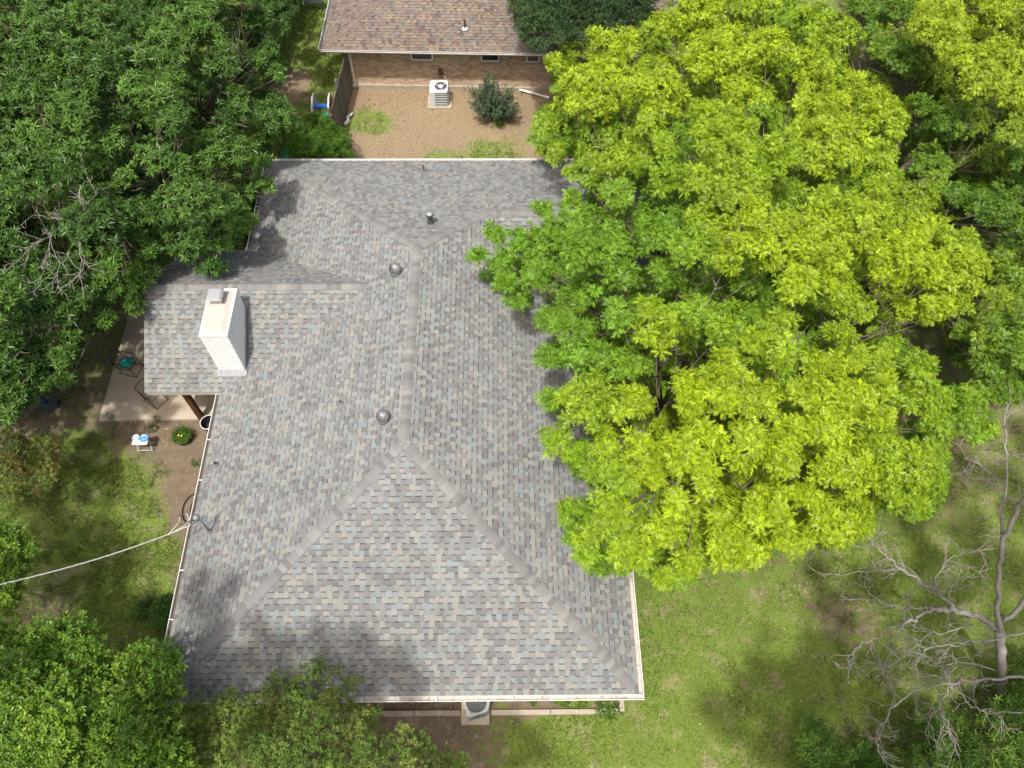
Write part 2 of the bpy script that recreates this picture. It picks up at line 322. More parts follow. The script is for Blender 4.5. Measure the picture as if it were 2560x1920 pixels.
litter('fallen_leaves', scatter_ground(6000, [A(800, 1520), A(2250, 1000), A(2250, 1659), A(800, 1659)], lambda x, y: .5 * ground_mask(x, y)[1] + .015), .03,
       rc([(.4, .28, .17), (.3, .18, .09), (.45, .38, .26)], .3), 'sparse dry leaves on the lawn at lower right')

# ------------------------------------------------------------------ SHINGLES
ROW = .143
PAL_GREY = np.array([(.228, .220, .200), (.200, .190, .174), (.278, .260, .222), (.288, .268, .228), (.226, .240, .228), (.242, .262, .250), (.160, .152, .140), (.192, .178, .166)])
PAL_GREY = (np.array([.219, .221, .212]) + .84 * (PAL_GREY - np.array([.222, .214, .196]))) 
PAL_TAN = np.array([(.19, .15, .125), (.165, .13, .112), (.235, .182, .132), (.255, .2, .142), (.18, .165, .148), (.2, .18, .16), (.135, .104, .09), (.205, .158, .125)])
WID = (.105, .12, .135, .155)
def clip(poly, lines):
    for (a, b, c) in lines:                          # keep a*x+b*y+c >= 0
        out = []; n = len(poly)
        for i in range(n):
            p, q = poly[i], poly[(i + 1) % n]; dp = a * p[0] + b * p[1] + c; dq = a * q[0] + b * q[1] + c
            if dp >= 0: out.append(p)
            if dp * dq < 0: k = dp / (dp - dq); out.append((p[0] + (q[0] - p[0]) * k, p[1] + (q[1] - p[1]) * k))
        poly = out
        if len(poly) < 3: return []
    return poly
def tile_geo(mb, poly, b0, a0, typ, col, xf=lambda a, b, h: (a, b, h)):
    """one tab: poly in (a,b); lower edge stands proud of the course below"""
    t = .011 if typ else .005
    top = [(a, b, .001 + t * max(0, 1 - (b - b0) / (ROW + .02))) for a, b in poly]; n = len(poly)
    V = [xf(*p) for p in top] + [xf(p[0], p[1], -.004) for p in top]
    mb.add(V, [tuple(range(n))], 0, tuple(col))
    mb.add(V, [(i, n + i, n + (i + 1) % n, (i + 1) % n) for i in range(n)], 0, tuple(np.array(col) * .8))
    if not typ:                                      # the printed dark band under the course above
        bb = b0 + ROW - .032; bt = b0 + ROW + .001; P2 = clip(poly, [(0, 1, -bb), (0, -1, bt)])
        if P2: mb.add([xf(a, b, .0022 + t * max(0, 1 - (b - b0) / (ROW + .02))) for a, b in P2], [tuple(range(len(P2)))], 0, tuple(np.array(col) * .5))
CACHE = {}
def shingle_mesh(wi, typ, ci, j, pal, key):
    k = (wi, typ, ci, j, key)
    if k not in CACHE:
        mb = MB(); ww = WID[wi]; s = (.006, -.006, 0)[j]
        poly = [(.001 - s, 0), (ww - .001 + s, 0), (ww - .001 - s, ROW + .015), (.001 + s, ROW + .015)]
        tile_geo(mb, poly, 0, 0, typ, pal[ci]); CACHE[k] = mb.mesh('shingle', M_shing, attr=True)
    return CACHE[k]
def roof_plane(pts, lines_world, field, singles, pal, key, maxsingle, rows=None, deck=None, seed=1, cfun=None):
    """pts: 3D polygon, pts[0]->pts[1] is the eave; tiles clipped to the polygon"""
    P = [np.array(p, float) for p in pts]; e = P[1] - P[0]; e /= np.linalg.norm(e)
    nrm = np.cross(e, P[2] - P[0]); nrm /= np.linalg.norm(nrm)
    if nrm[2] < 0: nrm = -nrm
    u = np.cross(nrm, e)
    O = P[0]; ab = [((p - O) @ e, (p - O) @ u) for p in P]
    # keep winding ccw
    ar = sum(ab[i][0] * ab[(i + 1) % len(ab)][1] - ab[(i + 1) % len(ab)][0] * ab[i][1] for i in range(len(ab)))
    if ar < 0: ab = ab[::-1]
    L = []
    for i in range(len(ab)):
        p, q = ab[i], ab[(i + 1) % len(ab)]; dx, dy = q[0] - p[0], q[1] - p[1]; n = math.hypot(dx, dy)
        L.append((-dy / n, dx / n, (dy * p[0] - dx * p[1]) / n))
    amin = min(p[0] for p in ab); amax = max(p[0] for p in ab); bmax = max(p[1] for p in ab); bmin = min(p[1] for p in ab)
    rg = np.random.default_rng(seed); R3 = np.stack([e, u, nrm], 1)
    xf = lambda a, b, h: O + a * e + b * u + h * nrm
    r0 = int(math.floor(bmin / ROW + .01))
    for r in range(r0, int(bmax / ROW) + 1):
        b0 = r * ROW; a = amin - rg.random() * .2; typ = rg.random() > .5; ci = int(rg.integers(0, 8)); run = 0
        while a < amax:
            wi = int(rg.integers(0, 4)); ww = WID[wi]; typ = (not typ) if rg.random() < .93 else typ
            if rg.random() < .93: ci = int(rg.choice(8, p=[.19, .16, .15, .06, .13, .08, .1, .13]))
            j = int(rg.integers(0, 3)); s = (.006, -.006, 0)[j]
            rect = [(a + .001 - s, b0), (a + ww - .001 + s, b0), (a + ww - .001 - s, b0 + ROW + .015), (a + .001 + s, b0 + ROW + .015)]
            poly = clip(rect, L)
            if poly:
                full = len(poly) == 4 and all(math.dist(p, q) < 1e-6 for p, q in zip(poly, rect))
                ok = cfun(xf(a + ww / 2, b0, 0)) if cfun else True
                if full and ok and len(singles) < maxsingle:
                    o = xf(a, b0, 0); singles.append((wi, typ, ci, j, Matrix([[*R3[0], o[0]], [*R3[1], o[1]], [*R3[2], o[2]], [0, 0, 0, 1]]), key))
                else:
                    col = pal[ci] * (1 + (rg.random() - .5) * .08); tile_geo(field, poly, b0, a, typ, col, xf)
            a += ww
    if deck is not None:
        deck.add([p - nrm * .006 for p in P] + [p - nrm * .05 for p in P], [tuple(range(len(P))), tuple(range(len(P), 2 * len(P)))[::-1]] +
                 [(i, (i + 1) % len(P), len(P) + (i + 1) % len(P), len(P) + i) for i in range(len(P))])
def place_singles(singles, pal, parent):
    off = Vector((0, 0, 0)); p = parent
    while p: off = off + p.location; p = p.parent
    for (wi, typ, ci, j, M, key) in singles:
        o = bpy.data.objects.new('shingle', shingle_mesh(wi, typ, ci, j, pal, key)); COL.objects.link(o)
        o.parent = parent; o.matrix_local = Matrix.Translation(-off) @ M
CAPC = {}
def cap_mesh(ci, drop, key, pal):
    k = (ci, round(drop, 3), key)
    if k not in CAPC:
        mb = MB(); V = []; drop *= .88; prof = [(-.132, -drop), (-.08, -drop * .52), (-.03, -.006), (.03, -.006), (.08, -drop * .52), (.132, -drop)]
        for y, h in ((0, .022), (ROW + .03, .008)):
            for x, z in prof: V.append((y, x, z + h))
        for x, z in prof: V.append((0, x, z + .002))
        F = [(i, 6 + i, 7 + i, i + 1) for i in range(5)]; mb.add(V, F, 0, tuple(pal[ci])); mb.add(V, [(12 + i, i, i + 1, 13 + i) for i in range(5)], 0, tuple(np.array(pal[ci]) * .7))
        mb.add([(0, -.132, -drop + .022), (ROW + .03, -.132, -drop + .008), (ROW + .03, -.132, -drop - .004), (0, -.132, -drop - .004)], [(0, 1, 2, 3)], 0, tuple(np.array(pal[ci]) * .8))
        mb.add([(0, .132, -drop + .022), (ROW + .03, .132, -drop + .008), (ROW + .03, .132, -drop - .004), (0, .132, -drop - .004)], [(3, 2, 1, 0)], 0, tuple(np.array(pal[ci]) * .8))
        CAPC[k] = mb.mesh('ridge_cap', M_shing, attr=True)
    return CAPC[k]
PAL_CAP = np.array([(.225, .224, .212), (.203, .199, .19), (.17, .166, .158), (.262, .258, .242), (.218, .216, .206), (.186, .182, .174)])
PAL_CAPT = np.array([(.2, .155, .13), (.18, .14, .118), (.215, .17, .14), (.17, .13, .11), (.2, .16, .138), (.185, .145, .125)])
def caps(P0, P1, drop, parent, key='g', pal=PAL_CAP, every=1):
    """caps from the low end P0 up to P1"""
    P0 = Vector(P0); P1 = Vector(P1); d = P1 - P0; n = int(d.length / ROW); d.normalize(); s = Vector((0, 0, 1)).cross(d).normalized(); up = d.cross(s)
    off = Vector((0, 0, 0)); p = parent
    while p: off = off + p.location; p = p.parent
    for i in range(n):
        o = P0 + d * (ROW * i) - off; ci = random.choice((0, 0, 1, 1, 2, 3, 4, 4, 5))
        c = bpy.data.objects.new('ridge_cap', cap_mesh(ci, drop, key, pal)); COL.objects.link(c); c.parent = parent
        sj = random.uniform(-.006, .006)
        c.matrix_local = Matrix([[d.x, s.x, up.x, o.x + s.x * sj], [d.y, s.y, up.y, o.y + s.y * sj], [d.z, s.z, up.z, o.z], [0, 0, 0, 1]])

# ------------------------------------------------------------------ MAIN HOUSE
xL, xR, yF, yB, m, ZE = -8.23, 3.20, 3.36, 21.15, .362, 2.5
hw = (xR - xL) / 2; xm = (xL + xR) / 2; zR = ZE + m * hw
WX, WY0, WY1, WR, WZ = -10.42, 11.75, 17.1, 14.42, 4.102       # patio wing on the left
EX, EY0, ER, EZ = 6.75, 13.85, 17.5, ZE + m * 3.65             # wing on the right
rex = xL + (WZ - ZE) / m
house = empty('house', (xm, yF, 0), 'low house seen from above with a large grey variegated shingle roof', 'house')
roof_f, deck, sing = MB(), MB(), []
C = {'F0': (xL, yF, ZE), 'F1': (xR, yF, ZE), 'AF': (xm, yF + hw, zR), 'AB': (xm, yB - hw, zR), 'B0': (xL, yB, ZE), 'B1': (EX, yB, ZE), 'J': (-.45, ER, EZ)}
roof = part('roof', MB(), M_deck, house)
roof_plane([C['F0'], C['F1'], C['AF']], None, roof_f, sing, PAL_GREY, 'g', 300, deck=deck, seed=11, cfun=lambda p: -6.3 < p[0] < 2.7)
roof_plane([(xL, yB, ZE), (xL, yF, ZE), C['AF'], C['AB']], None, roof_f, sing, PAL_GREY, 'g', 300, deck=deck, seed=12)
roof_plane([(xR, yF, ZE), (xR, EY0, ZE), C['J'], C['AB'], C['AF']], None, roof_f, sing, PAL_GREY, 'g', 300, deck=deck, seed=13)
roof_plane([(-.45, yB, ZE), (xL, yB, ZE), C['AB'], C['J']], None, roof_f, sing, PAL_GREY, 'g', 300, deck=deck, seed=14)
roof_plane([(EX, yB, ZE), (-.45, yB, ZE), C['J'], (EX, ER, EZ)], None, roof_f, sing, PAL_GREY, 'g', 300, deck=deck, seed=15)
roof_plane([(xR, EY0, ZE), (EX, EY0, ZE), (EX, ER, EZ), C['J']], None, roof_f, sing, PAL_GREY, 'g', 300, deck=deck, seed=16)
roof_plane([(WX, WY0, ZE), (xL, WY0, ZE), (rex, WR, WZ), (WX, WR, WZ)], None, roof_f, sing, PAL_GREY, 'g', 300, deck=deck, seed=17)
roof_plane([(xL, WY1, ZE), (WX, WY1, ZE), (WX, WR, WZ), (rex, WR, WZ)], None, roof_f, sing, PAL_GREY, 'g', 300, deck=deck, seed=18)
part('roof_deck', deck, M_deck, roof); part('shingle_field', roof_f, M_shing, roof, attr=True, kind='stuff')
place_singles(sing, PAL_GREY, roof)
hd = .15 * m / math.sqrt(2) * .9
caps((xL + .12, yF + .12, ZE + m * .12), C['AF'], hd, roof); caps((xR - .12, yF + .12, ZE + m * .12), C['AF'], hd, roof)
caps((xL + .12, yB - .12, ZE + m * .12), C['AB'], hd, roof); caps(C['J'], C['AB'], hd, roof)
caps(C['AB'], (xm, yF + hw, zR + .004), .15 * m, roof)
caps((EX - 2.5, ER, EZ), (-.5, ER, EZ + .003), .15 * m, roof); caps((WX, WR, WZ), (rex - .05, WR, WZ + .003), .15 * .6, roof)
# chalk-blue snapped lines left beside hips and valleys
def chalk(P, n, o=.17, ww=.012):
    mb = MB(); P = [np.array(p) for p in P]
    for a, b in zip(P[:-1], P[1:]):
        d = (b - a) / np.linalg.norm(b - a); s = np.cross(d, (0, 0, 1)); s /= np.linalg.norm(s); s = s * n
        mb.add([a + s * o, b + s * o, b + s * (o + ww), a + s * (o + ww)], [(0, 1, 2, 3)])
    return mb
M_chalk = mat('blue_chalk_line', (.2, .21, .27), .95, .1, n1=(3, .3))
M_valley = mat('valley_metal', (.3, .3, .33), .7, .3, n1=(5, .2))
vz = .016
vl = MB()
for a, b in (((xL, WY0, ZE + vz), (rex, WR, WZ + vz)), ((xL, WY1, ZE + vz), (rex, WR, WZ + vz))):
    vl.tube([a, b], .006, 4)
part('valley_strip', vl, M_valley, roof)
cl = MB()
for (p, q, sg) in ((C['F0'], C['AF'], 1),):
    a = np.array(p) * .97 + np.array(q) * .03; b = np.array(q); d = (b - a) / np.linalg.norm(b - a); s = np.cross(d, (0, 0, 1)); s /= np.linalg.norm(s)
    for o in (.142,):
        drop = abs(s[1]) * 0; za = np.array([0, 0, -o * m / math.sqrt(2) + .013]) * 1
        cl.add([a + s * o + za, b + s * o + za, b + s * (o + .022) + za - (0, 0, .0055), a + s * (o + .01) + za - (0, 0, .003)], [(0, 1, 2, 3)])
part('chalk_line', cl, M_chalk, roof)

# walls, soffit, fascia
wl = MB()
for (a, b) in (((-7.75, 3.85), (2.72, 3.85)), ((2.72, 3.85), (2.72, 14.3)), ((2.72, 14.3), (6.25, 14.3)), ((6.25, 14.3), (6.25, 20.65)), ((6.25, 20.65), (-7.75, 20.65)), ((-7.75, 20.65), (-7.75, 3.85))):
    a, b = np.array(a), np.array(b); c = (a + b) / 2; d = b - a; L_ = np.linalg.norm(d)
    wl.box((*c, 1.2), (L_ + (.2 if abs(d[0]) > abs(d[1]) else -.2), .2, 2.4), math.atan2(d[1], d[0]))
part('wall', wl, mat('brown_brick_wall', (.3, .2, .15), .9, n1=(8, .2)), house)
sf = MB(); sf.box(((xL + xR) / 2, (yF + yB) / 2, 2.38), (xR - xL - .12, yB - yF - .12, .03)); sf.box(((xR + EX) / 2, (EY0 + yB) / 2, 2.38), (EX - xR - .1, yB - EY0 - .1, .03))
sf.box(((xL + WX) / 2, (WY0 + WY1) / 2, 2.42), (xL - WX - .14, WY1 - WY0 - .14, .03))
part('soffit', sf, M_fascia, house)
fs = MB()
def fasc(a, b): 
    a, b = np.array(a, float), np.array(b, float); d = b - a; L_ = np.linalg.norm(d); d /= L_; c = (a + b) / 2
    fs.box((c[0], c[1], c[2] - .095), (L_, .025, .15), math.atan2(d[1], d[0]))
I = .03
fasc((xL + I, yF + I, ZE), (xR - I, yF + I, ZE)); fasc((xR - I, yF + I, ZE), (xR - I, EY0 + I, ZE)); fasc((xL + I, yF + I, ZE), (xL + I, WY0 + I, ZE)); fasc((xL + I, WY1, ZE), (xL + I, yB - I, ZE))
fasc((xL + I, yB - I, ZE), (EX - I, yB - I, ZE)); fasc((WX, WY0 + I, ZE), (xL, WY0 + I, ZE)); fasc((WX, WY1 - I, ZE), (xL, WY1 - I, ZE))
# raking boards of the patio gable
for (y0, y1) in ((WY0, WR), (WY1, WR)):
    fs.add([(WX + .02, y0, ZE - .02), (WX + .02, y1, WZ - .02), (WX + .02, y1, WZ - .16), (WX + .02, y0, ZE - .16), (WX + .05, y0, ZE - .02), (WX + .05, y1, WZ - .02), (WX + .05, y1, WZ - .16), (WX + .05, y0, ZE - .16)],
           [(0, 1, 2, 3), (7, 6, 5, 4), (0, 4, 5, 1), (3, 2, 6, 7)])
fs.add([(WX + .07, WY0, ZE - .02), (WX + .07, WY1, ZE - .02), (WX + .07, WR, WZ - .03)], [(0, 1, 2)])
part('fascia', fs, M_fascia, house)
# gutters
def gutter(a, b, out, parent, straps=.9, gm=(M_white, M_gutin), ends=True, hs=1.0):
    """open trough from a to b, `out` is the outward direction"""
    a, b, out = np.array(a, float), np.array(b, float), np.array((*out, 0), float); d = (b - a); L_ = np.linalg.norm(d); d /= L_
    mb = MB(); w_ = .125; prof = [(0, 0), (0, -.09), (.02, -.1), (w_ - .03, -.1), (w_ - .01, -.06), (w_, -.03), (w_, 0), (w_ - .016, .002), (w_ - .016, -.012), (w_ - .022, -.055), (w_ - .035, -.088), (.022, -.088), (.006, -.08), (.006, 0)]; prof = [(x, z * hs) for x, z in prof]
    n = len(prof); V = [a + out * x + (0, 0, z) for x, z in prof] + [b + out * x + (0, 0, z) for x, z in prof]
    for i in range(n):
        j = (i + 1) % n; mb.add([V[i], V[j], V[n + j], V[n + i]], [(0, 1, 2, 3)], 1 if i in (9, 10, 11) else 0)
    mb.add([V[i] for i in range(7)], [tuple(range(7))]); mb.add([V[n + i] for i in range(7)], [tuple(range(7))[::-1]])
    g = part('gutter', mb, list(gm), parent)
    if straps:
        k = int(L_ / straps); 
        for i in range(k):
            c = a + d * (straps * (i + .5) + random.uniform(-.03, .03)) + out * (w_ / 2)
            s = MB(); s.box((c[0], c[1], c[2] + .002), (.028, w_ - .01, .006), math.atan2(d[1], d[0])); part('strap', s, M_white, g)
    return g
zg = ZE - .012
gutter((xL - .125, yF + .0, zg), (xR + .125, yF, zg), (0, -1), house); gutter((xR, yF - .0, zg), (xR, EY0, zg), (1, 0), house, 1.25)
gutter((xL, yF, zg), (xL, WY0 - .02, zg), (-1, 0), house, 1.25, gm=(M_white, M_gutdk))
gutter((xL, WY1 + .02, zg), (xL, yB, zg), (-1, 0), house, 1.25, gm=(M_white, M_gutdk))
gutter((xL, yB, zg), (EX, yB, zg), (0, 1), house, 0)
# patio post
po = MB(); px_, py_ = -9.62, 12.2
po.box((px_, py_, 1.22), (.16, .16, 2.24)); part('post', po, M_post, house)
bm_ = MB(); bm_.box(((WX + xL) / 2 + .1, py_, 2.38), (xL - WX - .3, .12, .14)); part('beam', bm_, M_post, house)
# chimney
CX0, CX1, CY0, CY1, CZ = -8.24, -7.49, 12.28, 13.86, 4.65
chim = part('chimney', MB(), M_wbrick, house)
core = MB(); core.box(((CX0 + CX1) / 2, (CY0 + CY1) / 2, 3.5), (CX1 - CX0 - .036, CY1 - CY0 - .036, 2.2)); part('mortar_core', core, M_wbrick, chim)
bl, bh = .2, .0745; ks = []
def bricks():
    out = []
    for k in range(int((CZ - .07 - 2.5) / bh)):
        z = CZ - .07 - bh * (k + .5)
        for (ax, a0, a1, c, sg) in (('x', CX0, CX1, CY0, -1), ('y', CY0, CY1, CX1, 1), ('x', CX0, CX1, CY1, 1), ('y', CY0, CY1, CX0, -1)):
            L_ = a1 - a0; n = max(1, round(L_ / bl)); q = L_ / n; sh = (k % 2) * q / 2; a = a0 - sh
            while a < a1 - .01:
                s0, s1 = max(a, a0), min(a + q, a1); a += q
                if s1 - s0 < .03: continue
                mid = (s0 + s1) / 2; pr = random.uniform(0, .005)
                rz = 2.5 + .6 * ((mid if ax == 'y' else c) - WY0); rz = min(rz, 2 * WZ - rz if False else rz)
                if z < rz - .08: continue
                ln = s1 - s0 - .006
                if ax == 'x': out.append(((mid, c - sg * .012 + sg * pr / 2, z), (ln - .004, .04 + pr, bh - .019), c == CY0, k))
                else: out.append(((c - sg * .012 + sg * pr / 2, mid, z), (.04 + pr, ln - .004, bh - .019), c == CX1, k))
    return out
bb_ = bricks(); bb_.sort(key=lambda q: (not q[2], q[3])); bf = MB(); BC = {}
for i, (c, d, vis, k) in enumerate(bb_):
    if i < 300:
        key = tuple(round(x, 3) for x in d)
        if key not in BC:
            q = MB(); q.box((0, 0, 0), d); BC[key] = q.mesh('brick', M_wbrick)
        o = bpy.data.objects.new('brick', BC[key]); COL.objects.link(o); o.parent = chim; o.location = Vector(c) - Vector(house.location)
    else: bf.box(c, d)
part('brick_field', bf, M_wbrick, chim, kind='stuff')
cr = MB(); cx, cy = (CX0 + CX1) / 2, (CY0 + CY1) / 2
cr.box((cx, cy, CZ - .035), (CX1 - CX0 + .03, CY1 - CY0 + .03, .07)); part('chimney_rim', cr, M_wbrick, chim)
cr = MB(); a, b = (CX1 - CX0) / 2 - .055, (CY1 - CY0) / 2 - .05
cr.add([(cx - a, cy - b, CZ + .004), (cx + a, cy - b, CZ + .004), (cx + a, cy + b, CZ + .004), (cx - a, cy + b, CZ + .004), (cx - a * .6, cy - b * .7, CZ + .045), (cx + a * .6, cy - b * .7, CZ + .045), (cx + a * .6, cy + b * .7, CZ + .045), (cx - a * .6, cy + b * .7, CZ + .045)],
       [(0, 1, 5, 4), (1, 2, 6, 5), (2, 3, 7, 6), (3, 0, 4, 7), (4, 5, 6, 7)]); part('mortar_cap', cr, M_crown, chim)
fc = MB(); fx, fy = -7.94, 13.45
fc.box((fx + .02, fy, CZ + .1), (.3, .3, .2), mi=0); part('flue', fc, M_crown, chim)
fc = MB()
def frustum(mb, c, r0, r1, z0, z1):
    V = [(c[0] + sx * r0, c[1] + sy * r0, z0) for sx, sy in ((-1, -1), (1, -1), (1, 1), (-1, 1))] + [(c[0] + sx * r1, c[1] + sy * r1, z1) for sx, sy in ((-1, -1), (1, -1), (1, 1), (-1, 1))]
    mb.add(V, [(0, 1, 5, 4), (1, 2, 6, 5), (2, 3, 7, 6), (3, 0, 4, 7), (4, 5, 6, 7), (3, 2, 1, 0)])
frustum(fc, (fx, fy), .225, .17, CZ + .27, CZ + .33); frustum(fc, (fx, fy), .17, .16, CZ + .33, CZ + .336)
for sx, sy in ((-1, -1), (1, -1), (1, 1), (-1, 1)): fc.box((fx + sx * .14, fy + sy * .14, CZ + .23), (.015, .015, .1))
part('flue_cap', fc, M_galv2, chim)
fl = MB(); fl.add([(CX0 - .07, CY0 - .01, 2.9), (CX1 + .05, CY0 - .01, 2.9), (CX1 + .05, CY0 - .14, 2.5 + .6 * (CY0 - .14 - WY0) + .02), (CX0 - .07, CY0 - .14, 2.5 + .6 * (CY0 - .14 - WY0) + .02)], [(0, 3, 2, 1)])
part('front_flashing', fl, M_galv2, chim)
fl = MB(); fl.add([(CX1 + .004, CY0 - .02, 2.5 + .6 * (CY0 - WY0) + .012), (CX1 + .1, CY0 - .02, 2.5 + .6 * (CY0 - WY0) + .012), (CX1 + .1, CY1, 2.5 + .6 * (CY1 - WY0) + .014), (CX1 + .004, CY1, 2.5 + .6 * (CY1 - WY0) + .014),
    (CX1 + .008, CY0 - .02, 2.5 + .6 * (CY0 - WY0) + .1), (CX1 + .008, CY1, 2.5 + .6 * (CY1 - WY0) + .1)], [(0, 1, 2, 3), (4, 0, 3, 5)]); part('side_flashing', fl, M_dkgrey, chim)
# roof vents
def turbine(x, y, z0, ax_tilt=0):
    t = part('turbine_vent', MB(), M_galv, house); b = MB()
    b.box((x, y, z0 + .008), (.36, .36, .01), M=[[1, 0, 0], [0, 1, 0], [m, 0, 1]]); part('base_flashing', b, M_flash, t)
    b = MB(); b.lathe((x, y, z0 - .05), [(.15, 0), (.15, .16), (.135, .2)], 20); part('collar', b, M_galv, t, smooth=True)
    R = .178; zc = z0 + .24; K = 15
    for i in range(K):
        a = 2 * math.pi * i / K; mb = MB(); V = []
        for q in range(7):
            ph = math.radians(-48 + q * 20.5); r = R * math.cos(ph) ** .8; tw = a + q * .09
            for da, rr in ((-.04, .86), (.25, 1.0)): V.append((x + r * rr * math.cos(tw + da), y + r * rr * math.sin(tw + da), zc + R * .92 * math.sin(ph)))
        mb.add(V, [(2 * q, 2 * q + 1, 2 * q + 3, 2 * q + 2) for q in range(6)]); part('fin', mb, M_galv, t)
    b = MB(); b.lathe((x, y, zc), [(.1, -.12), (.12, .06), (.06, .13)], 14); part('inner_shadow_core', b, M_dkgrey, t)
    b = MB(); b.lathe((x, y, zc + .125), [(.095, 0), (.088, .018), (.04, .036), (0, .042)], 20); part('cap', b, M_galv, t, smooth=True)
turbine(-3.1, 14.62, ZE + m * (-3.1 - xL)); turbine(-3.1, 9.8, ZE + m * (-3.1 - xL))
def pipe(x, y, z0, h, r, mt, nrm=(0, 0), fm=None, cone=True):
    fm = fm or M_flash
    v = part('vent_pipe', MB(), mt, house); b = MB()
    b.lathe((x, y, z0 - .03), [(r, 0), (r, h), (r * .8, h), (r * .8, h - .08), (0, h - .08)], 12); part('pipe', b, mt, v, smooth=False)
    b = MB(); b.box((x, y, z0 + .008), (.19, .2, .006), M=[[1, 0, 0], [0, 1, 0], [nrm[0], nrm[1], 1]]); b.lathe((x, y, z0), [(.1, 0), (r + .012, .1), (r + .006, .1)], 14); part('flashing', b, fm, v)
    return v
v = pipe(-2.21, 16.82, ZE + m * (yB - 16.82), .42, .085, M_dkgrey, (0, -m), fm=M_dkgrey)
b = MB(); zz = ZE + m * (yB - 16.82) + .36; b.lathe((-2.21, 16.82, zz), [(.125, 0), (.135, .02), (.135, .09), (.125, .1)], 22); part('cap_band', b, M_dkgrey, v)
b = MB(); b.lathe((-2.21, 16.82, zz + .1), [(.122, 0), (.05, .03), (0, .045)], 22); part('cap_top', b, M_galv, v)
pipe(-2.69, 20.28, ZE + m * (yB - 20.28), .33, .03, M_dkgrey, (0, -m))
x_, y_ = -7.86, 9.36; pipe(x_, y_, ZE + m * (x_ - xL), .22, .035, M_dkgrey, (m, 0))
x_, y_ = -4.36, 10.55; pipe(x_, y_, ZE + m * (x_ - xL), .2, .025, M_dkgrey, (m, 0))
# service mast
ms = part('service_mast', MB(), M_galv, house); x_, y_ = -7.66, 7.42; z_ = ZE + m * (x_ - xL)
b = MB(); b.lathe((x_, y_, z_ - .1), [(.03, 0), (.03, 1.1)], 10); part('mast', b, M_galv, ms, smooth=True)
b = MB(); b.box((x_, y_, z_ + .01), (.24, .24, .006), M=[[1, 0, 0], [0, 1, 0], [m, 0, 1]]); b.lathe((x_, y_, z_), [(.08, 0), (.04, .1), (.03, .1)], 14); part('flashing', b, M_flash, ms)
b = MB(); b.lathe((x_ - .03, y_, z_ + 1.0), [(.05, -.06), (.085, -.02), (.088, .03), (.06, .075), (0, .09)], 18); part('weatherhead', b, M_galv, ms, smooth=True)
b = MB(); b.tube([(x_ + .05, y_ + .02, z_ + .6), (x_ + .17, y_ + .06, z_ + .62), (x_ + .2, y_ + .12, z_ + .56)], .012, 5); b.tube([(x_, y_ + .05, z_ + .75), (x_ + .1, y_ + .12, z_ + .72)], .014, 5); part('bracket', b, M_galv2, ms)

# ------------------------------------------------------------------ PATIO, PADS
sl_ = MB()
pt = MB(); yj = 14.3
def slab(mb, x0, x1, y0, y1): mb.box(((x0 + x1) / 2, (y0 + y1) / 2, .03), (x1 - x0, y1 - y0, .14))
patio = link('patio', None, kind='structure')
for (x0, x1, y0, y1) in ((-12.9, -9.55, 12.17, 14.29), (-9.535, -7.85, 12.17, 14.29), (-12.9, -9.55, 14.305, 18.4), (-9.535, -7.85, 14.305, 18.4)):
    q = MB(); slab(q, x0, x1, y0, y1); part('concrete_slab', q, M_conc, patio)
yp = link('rear_walkway', None, kind='structure'); q = MB(); a = S(720, 0); q.box((a[0] + 1, 36.2, .02), (5, 2.6, .1)); part('concrete_slab', q, M_conc2, yp)

